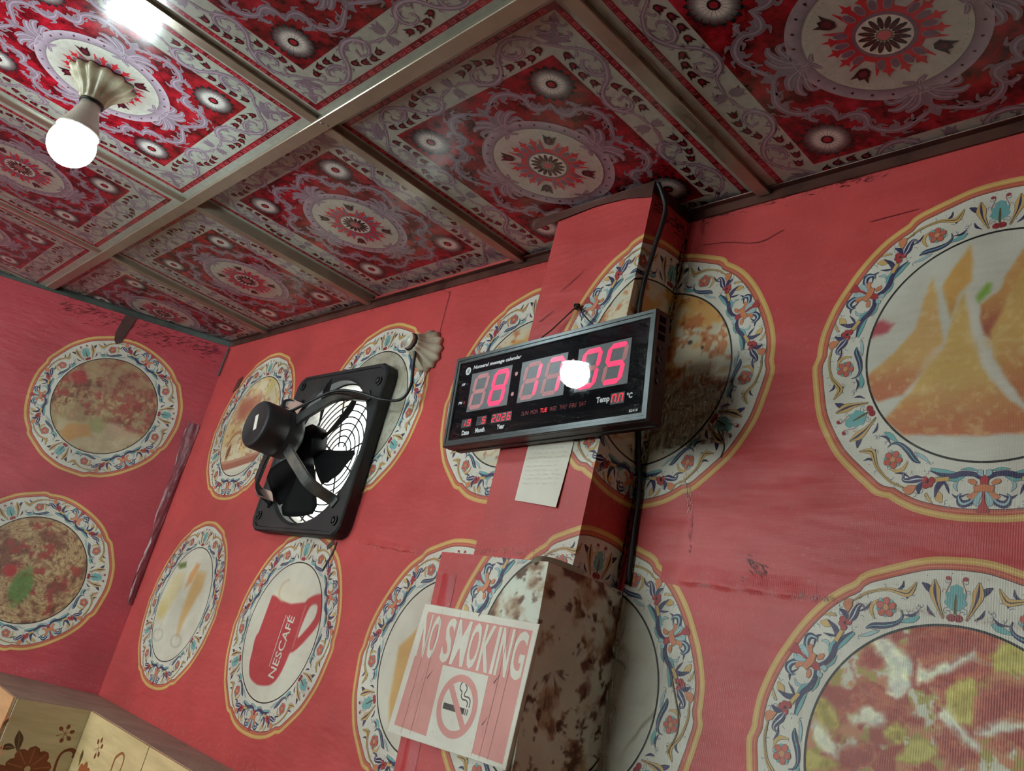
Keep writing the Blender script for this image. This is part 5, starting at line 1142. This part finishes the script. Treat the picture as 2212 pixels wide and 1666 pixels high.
def cart(name, art, mat, label=None, h=0.0003, dh=0.0001):
    me = art_mesh(name, art, lambda uv, hh, mid: np.stack([uv[:, 0], YF-hh, uv[:, 1]], 1), h0=h, dh=dh)
    o = link(name, me, clock, mat)
    if label: o['label'] = label
    return o
def seg_polys(wd, hg, th):
    g = th*0.06; t = th/2; x0, x1 = t, wd-t; ym = hg/2
    def hor(y): return [(x0+g, y), (x0+g+t, y+t), (x1-g-t, y+t), (x1-g, y), (x1-g-t, y-t), (x0+g+t, y-t)]
    def ver(x, a, b): return [(x, a+g), (x-t, a+g+t), (x-t, b-g-t), (x, b-g), (x+t, b-g-t), (x+t, a+g+t)]
    return {'a': hor(hg-t), 'g': hor(ym), 'd': hor(t), 'f': ver(x0, ym, hg-t), 'b': ver(x1, ym, hg-t), 'e': ver(x0, t, ym), 'c': ver(x1, t, ym)}
ON = {' ': '', '0': 'abcdef', '1': 'bc', '2': 'abged', '3': 'abgcd', '4': 'fgbc', '5': 'afgcd', '6': 'afgedc', '7': 'abc', '8': 'abcdefg', '9': 'abcdfg', 'n': 'abcef'}
def digit(ch, x, z, wd, hg, th, shear, name='digit', off=True, m_on=None, m_off=None):
    A, Bo = Art(), Art(); lit = ON[ch]
    for k, P in seg_polys(wd, hg, th).items():
        P = [(x+px+shear*pz, z+pz) for px, pz in P]
        (A if k in lit else Bo).fan((sum(p[0] for p in P)/6, sum(p[1] for p in P)/6), P, (255, 0, 0), (255, 0, 0), 0)
    f = lambda uv, hh, mid: np.stack([uv[:, 0], YF-hh, uv[:, 1]], 1)
    par = None
    if name == 'digit' and off:
        par = empty('digit', (0, 0, 0)); par.parent = clock
        for k, P in seg_polys(wd, hg, th).items():
            P = [(x+px+shear*pz, z+pz) for px, pz in P]; S = Art(); S.fan((sum(p[0] for p in P)/6, sum(p[1] for p in P)/6), P, (255, 0, 0), (255, 0, 0), 0)
            o = cart('segment', S, M_SEGON if k in lit else M_SEGOFF, 'lit red segment' if k in lit else None, 0.0006); o.parent = par
        return
    if off and Bo.T: par = cart(name, Bo, m_off or M_SEGOFF, None, 0.0005)
    if A.T:
        o = cart(name if par is None else 'lit_segments', A, m_on or M_SEGON, None, 0.0006)
        if par is not None: o.parent = par; o['label'] = 'lit red segments'
for (x0, x1), (d1, d2) in zip(((-0.1885, -0.0785), (-0.0535, 0.0565), (0.0805, 0.1900)), ('\x208', '17', '05')):
    bm = bmesh.new(); add_box(bm, (x0, YF-0.0003, -0.0237), (x1, YF, 0.0497)); cobj('digit_panel', bm, M_PANEL)
    digit(d1, x0+0.0015, -0.0205, 0.0415, 0.066, 0.0082, 0.17); digit(d2, x0+0.0545, -0.0205, 0.0415, 0.066, 0.0082, 0.17)
for x, z in ((-0.065, 0.031), (-0.068, -0.0055), (0.0694, 0.0317), (0.0665, -0.005)):
    A = Art(); A.ell((x, z), 0.0038, 0.0038, 0, (255, 0, 0), 0, 18); cart('colon_dot', A, M_SEGOFF, None)
for txt, x0, x1, z0, z1 in (('19', -0.1965, -0.1690, -0.0525, -0.0370), ('\x205', -0.1545, -0.1280, -0.0525, -0.0365), ('2026', -0.1145, -0.0620, -0.0528, -0.0362), ('nn', 0.1600, 0.1870, -0.0535, -0.0360)):
    bm = bmesh.new(); add_box(bm, (x0, YF-0.0003, z0), (x1, YF, z1)); cobj('digit_panel', bm, M_PANEL2); n = len(txt); cw = (x1-x0)/n
    for k, ch in enumerate(txt): digit(ch, x0+cw*k+cw*0.10, z0+0.0018, cw*0.66, (z1-z0)-0.0036, 0.0017, 0.14, off=(ch == ' '), m_on=M_LED, m_off=M_CASE, name='small_digit')
A = Art(); A.ell((0.1738, -0.0512), 0.0008, 0.0008, 0, (255, 0, 0), 0, 8); cart('decimal_dot', A, M_LED)
def label_text(txt, x, z, hg, wd, bold, shear, mat, name='lettering'):
    T, w_ = text_art(txt, hg, wd, bold, shear); A = Art(); A.tris(T + np.array([x, z]), np.array(L4((255, 255, 255))), 0); A.jit(); return cart(name, A, mat, 'printed words ' + txt if False else None, 0.0004)
label_text('Numeral message calendar', -0.1878, 0.0565, 0.0092, 0.129, 0.035, 0.12, M_LETTER)
label_text('AM', -0.2155, 0.0298, 0.0052, 0.0095, 0.03, 0.15, M_LETTER); label_text('PM', -0.2155, -0.0062, 0.0052, 0.0095, 0.03, 0.15, M_LETTER)
label_text('Date', -0.1915, -0.0672, 0.0090, 0.0205, 0.04, 0.0, M_LETTER); label_text('Month', -0.1540, -0.0662, 0.0088, 0.0258, 0.04, 0.0, M_LETTER); label_text('Year', -0.0965, -0.0656, 0.0090, 0.0200, 0.04, 0.0, M_LETTER)
label_text('Temp', 0.1310, -0.0505, 0.0125, 0.0270, 0.04, 0.0, M_LETTER); label_text('\u00b0C', 0.1915, -0.0480, 0.0090, 0.0110, 0.04, 0.0, M_LETTER); label_text('B2410', 0.1990, -0.0700, 0.0040, 0.0160, 0.02, 0.12, M_LETTER)
for d_, x0, x1 in (('SUN', -0.0375, -0.0205), ('MON', -0.0150, 0.0020), ('TUE', 0.0075, 0.0238), ('WED', 0.0295, 0.0455), ('THU', 0.0518, 0.0672), ('FRI', 0.0745, 0.0888), ('SAT', 0.0953, 0.1105)):
    label_text(d_, x0, -0.0482, 0.0072, x1-x0, 0.0, 0.06, M_LED if d_ == 'TUE' else M_DIM, 'weekday')
A = Art(); A.ell((-0.2020, 0.0574), 0.0076, 0.0076, 0, (230, 232, 234), 0, 28); cart('logo_disc', A, M_LETTER)
A = Art(); K_ = (0, 0, 0)
A.stroke([(-0.2062, 0.0545, 0.0010), (-0.2040, 0.0560, 0.0012), (-0.2025, 0.0600, 0.0012), (-0.2020, 0.0618, 0.0008)], K_, 0, 4); A.stroke([(-0.2030, 0.0530, 0.0008), (-0.2010, 0.0555, 0.0012), (-0.1995, 0.0600, 0.0014), (-0.1982, 0.0618, 0.0008)], K_, 0, 4); A.stroke([(-0.2055, 0.0585, 0.0007), (-0.2015, 0.0572, 0.0009), (-0.1975, 0.0590, 0.0007)], K_, 0, 4); A.stroke([(-0.2010, 0.0540, 0.0010), (-0.1990, 0.0536, 0.0008), (-0.1976, 0.0548, 0.0006)], K_, 0, 4)
cart('logo_mark', A, M_CASE, None, 0.0006)
for z, mt_ in ((0.0320, M_CASE), (-0.0040, M_LED)):
    A = Art(); A.ell((-0.1995, z), 0.0022, 0.0026, 0, (0, 0, 0), 0, 12); A2 = cart('indicator', A, M_CASE if mt_ is M_CASE else M_DIM, None)
# buttons and slots on the right side of the case, glass pane over the face
for k in range(4):
    z = 0.026 - 0.0165*k; bm = bmesh.new(); add_lathe(bm, [(0.0050, 0), (0.0050, 0.0022), (0.0042, 0.0024), (0.0040, 0.0014), (0.0, 0.0014)], 20, Matrix.Translation((w2-0.001, 0.0165, z)) @ Matrix.Rotation(math.radians(90), 4, 'Y'), False, False); cobj('button', bm, simple('dark button', (70, 68, 66), 0.4, 0, 0.1) if k == 0 else bpy.data.materials['dark button'])
for k in range(3):
    bm = bmesh.new(); add_box(bm, (w2-0.0012, 0.010, 0.040+0.014*k), (w2-0.0006, 0.025, 0.050+0.014*k)); cobj('vent_slot', bm, M_FACE)
mt, N, Lk, B = new_mat('clock glass'); N.remove(B); tr = N.new('ShaderNodeBsdfTransparent'); gl = N.new('ShaderNodeBsdfGlossy'); fr = N.new('ShaderNodeFresnel'); mx = N.new('ShaderNodeMixShader')
gl.inputs['Roughness'].default_value = 0.015; gl.inputs['Color'].default_value = (1, 1, 1, 1); tr.inputs['Color'].default_value = (0.93, 0.94, 0.96, 1); fr.inputs['IOR'].default_value = 1.33
smn = noise(N, Lk, 60, 6, 0.7); smr = ramp(N, Lk, smn.outputs[0], 0.5, 0.8, (0.012, 0.012, 0.012, 1), (0.10, 0.10, 0.10, 1)); Lk.new(smr.outputs[0], gl.inputs['Roughness'])
Lk.new(fr.outputs[0], mx.inputs[0]); Lk.new(tr.outputs[0], mx.inputs[1]); Lk.new(gl.outputs[0], mx.inputs[2]); Lk.new(mx.outputs[0], N['Material Output'].inputs['Surface'])
bm = bmesh.new(); vs = [bm.verts.new(p) for p in ((-w2+0.011, 0.0036, -h2+0.011), (w2-0.011, 0.0036, -h2+0.011), (w2-0.011, 0.0036, h2-0.011), (-w2+0.011, 0.0036, h2-0.011))]; bm.faces.new(vs)
cobj('glass_pane', bm, mt)
# hanging string tied to a nail on the pillar
knot = Vector((0.029, 0.126, H-0.227)); st = empty('clock_string', (0, 0, 0)); tag(st, 'brown string tied to a nail above the clock', 'string')
for p in ((-0.060, 0.112, H-0.306), (0.118, 0.108, H-0.297)):
    bm = bmesh.new(); add_tube(bm, [knot, (Vector(p)+knot)/2 + Vector((0, 0.002, -0.003)), p], 0.0014, 6); bm_obj('strand', bm, M_STRING, st)
bm = bmesh.new(); add_tube(bm, [Vector((0.028, PY, H-0.225)), Vector((0.028, 0.120, H-0.224))], 0.002, 8); bm_obj('nail', bm, M_SCREW, st)
bm = bmesh.new(); r_ = random.Random(3)
for k in range(5): add_tube(bm, smooth_path([knot+Vector((r_.uniform(-.006,.006), r_.uniform(-.004,.002), r_.uniform(-.007,.004))) for _ in range(5)], 4), 0.0012, 5)
bm_obj('knot', bm, M_STRING, st)

# ------------------------------------------------------------------ paper note under the clock
def sheet(name, C4, y, th, mat, curl=0.0):
    bm = bmesh.new(); n = 8; F = []; Bk = []
    for i in range(n+1):
        for rows, dy in ((F, -th), (Bk, 0)):
            r = []
            for k in range(n+1):
                s, t = k/n, i/n; a = np.array(C4[0])*(1-s)+np.array(C4[1])*s; b = np.array(C4[3])*(1-s)+np.array(C4[2])*s; p = a*(1-t)+b*t
                r.append(bm.verts.new((p[0], y+dy-curl*(math.sin(s*3.1)*0.3+t*t*(0.2+0.8*s)), p[1])))
            rows.append(r)
    for i in range(n):
        for k in range(n):
            bm.faces.new((F[i][k], F[i+1][k], F[i+1][k+1], F[i][k+1])); bm.faces.new((Bk[i][k], Bk[i][k+1], Bk[i+1][k+1], Bk[i+1][k]))
    for i in range(n):
        for A_, B_ in ((F[0], Bk[0]), (F[n], Bk[n])): bm.faces.new((A_[i], A_[i+1], B_[i+1], B_[i]))
        bm.faces.new((F[i][0], Bk[i][0], Bk[i+1][0], F[i+1][0])); bm.faces.new((F[i][n], Bk[i][n], Bk[i+1][n], F[i+1][n]))
    return bm_obj(name, bm, mat)
note = sheet('paper_note', [(-0.014, H-0.448), (0.092, H-0.448), (0.0865, H-0.592), (-0.0145, H-0.581)], PY-0.001, 0.0006, M_PAPER, 0.0025); tag(note, 'blank looking white paper note stuck on the pillar under the clock', 'note')
A = Art(); r_ = random.Random(6)
for k in range(9):
    z = H-0.492-0.0075*k; x = -0.004
    while x < 0.075: L_ = r_.uniform(0.004, 0.012); A.stroke([(x, z+r_.uniform(-.001, .001), 0.0005), (x+L_*0.5, z+r_.uniform(-.0015, .0015), 0.0006), (x+L_, z, 0.0005)], (196, 190, 176), 0, 2); x += L_+r_.uniform(0.002, 0.01)
o = link('faint_scribbles', art_mesh('faint_scribbles', A, lambda uv, hh, mid: np.stack([uv[:, 0], PY-0.0045-hh, uv[:, 1]], 1)), note, M_VINYL); o['kind'] = 'stuff'

# ------------------------------------------------------------------ no smoking sign on the pillar foot
SC = [(-0.0884, H-0.7764), (0.1748, H-0.7785), (0.1715, H-0.9690), (-0.0984, H-0.9747)]; SY = 0.0625
sign = box_obj('sign_board', (0, 0, 0), (1, 1, 1), M_WHITEP); bm = bmesh.new()
lo = [bm.verts.new((x, SY, z)) for x, z in SC]; hi = [bm.verts.new((x, BY-0.0002, z)) for x, z in SC]; bm.faces.new(lo); bm.faces.new(hi[::-1])
for k in range(4): bm.faces.new((lo[k], lo[(k+1) % 4], hi[(k+1) % 4], hi[k]))
bmesh.ops.recalc_face_normals(bm, faces=bm.faces[:]); sign.data.clear_geometry(); bm.to_mesh(sign.data); bm.free(); sign.name = 'no_smoking_sign'
tag(sign, 'pink and white no smoking sign fixed to the foot of the pillar', 'sign')
A = Art(); PK = (220, 152, 144); OW = (228, 224, 210); BK = (62, 60, 58); GW = 0.0
def hz(v): return H + v
def bil(s, t):
    C4 = [(-0.0884, -0.7764), (0.1748, -0.7785), (0.1715, -0.9690), (-0.0984, -0.9747)]
    a = np.array(C4[0])*(1-s)+np.array(C4[1])*s; b = np.array(C4[3])*(1-s)+np.array(C4[2])*s; return tuple(a*(1-t)+b*t)
A.poly([bil(0.004, 0.004), bil(0.996, 0.004), bil(0.996, 0.996), bil(0.004, 0.996)], OW, 0)
A.poly([(-0.0745, -0.7885), (0.1645, -0.7890), (0.1640, -0.9635), (-0.0845, -0.9618)], PK, 1)
A.poly([(-0.0060, -0.8608), (0.0980, -0.8604), (0.1010, -0.9655), (-0.0030, -0.9650)], OW, 2)
x = -0.0790
for txt, w_ in (('N', 0.0245), ('O', 0.0250), (' ', 0.0105), ('S', 0.0255), ('M', 0.0345), ('O', 0.0275), ('K', 0.0285), ('I', 0.0100), ('N', 0.0275), ('G', 0.0300)):
    if txt != ' ':
        T, _ = text_art(txt, 0.0660, w_-0.0034, 0.022); A.tris(T + np.array([x, -0.8575]), np.array(L4(OW)), 3)
        A.L[-1] = A.L[-1] + rng.random(len(A.L[-1]))*0.3
    x += w_
A.ring((0.0472, -0.9110), 0.0335, 0.0438, PK, 4, 64)
a = math.radians(-47); c_ = np.array([0.0472, -0.9110]); dd = np.array([math.cos(a), math.sin(a)]); nn = np.array([-dd[1], dd[0]]); P = [c_-dd*0.037+nn*0.0052, c_+dd*0.037+nn*0.0052, c_+dd*0.037-nn*0.0052, c_-dd*0.037-nn*0.0052]
A.rect(0.0176, -0.9192, 0.0655, -0.9108, BK, 3); A.rect(0.0672, -0.9192, 0.0690, -0.9108, BK, 3); A.rect(0.0712, -0.9192, 0.0730, -0.9108, BK, 3); A.poly(P, PK, 4)
A.stroke([(0.0486, -0.8765, 0.0018), (0.0452, -0.8805, 0.0019), (0.0455, -0.8870, 0.0019), (0.0510, -0.8905, 0.0019), (0.0515, -0.8960, 0.0019), (0.0560, -0.8998, 0.0019), (0.0640, -0.9000, 0.0019), (0.0680, -0.9030, 0.0019), (0.0684, -0.9085, 0.0018)], BK, 3, 6)
A.stroke([(0.0545, -0.8790, 0.0018), (0.0590, -0.8820, 0.0019), (0.0600, -0.8868, 0.0019), (0.0575, -0.8915, 0.0019), (0.0590, -0.8950, 0.0019), (0.0680, -0.8955, 0.0019), (0.0728, -0.8995, 0.0019), (0.0735, -0.9085, 0.0018)], BK, 3, 6)
r_ = random.Random(11)
for x, z0, z1 in ((-0.040, -0.781, -0.968), (0.005, -0.781, -0.86), (0.118, -0.79, -0.966), (0.135, -0.79, -0.965), (-0.062, -0.79, -0.97)): A.stroke([(x, z0, 0.0004), (x+0.001, (z0+z1)/2, 0.0005), (x-0.001, z1, 0.0004)], (150, 112, 106), 5, 3)
for x, z in ((0.112, -0.868), (0.108, -0.925), (0.046, -0.782), (-0.035, -0.885)): A.stroke([(x, z, 0.0018), (x+0.004, z+0.006, 0.0010), (x+0.009, z+0.013, 0.0003)], (84, 54, 54), 5, 3)
for x, z in ((-0.058, -0.895), (-0.049, -0.90), (-0.035, -0.925), (-0.047, -0.870)): A.stroke([(x, z, 0.0004), (x+0.001, z-0.010, 0.0012), (x-0.001, z-0.020, 0.0003)], (236, 190, 180), 5, 3)
o = link('printed_face', art_mesh('printed_face', A, lambda uv, hh, mid: np.stack([uv[:, 0], SY-hh, uv[:, 1]+H], 1), dh=0.0001), sign, simple_print := M_VINYL)
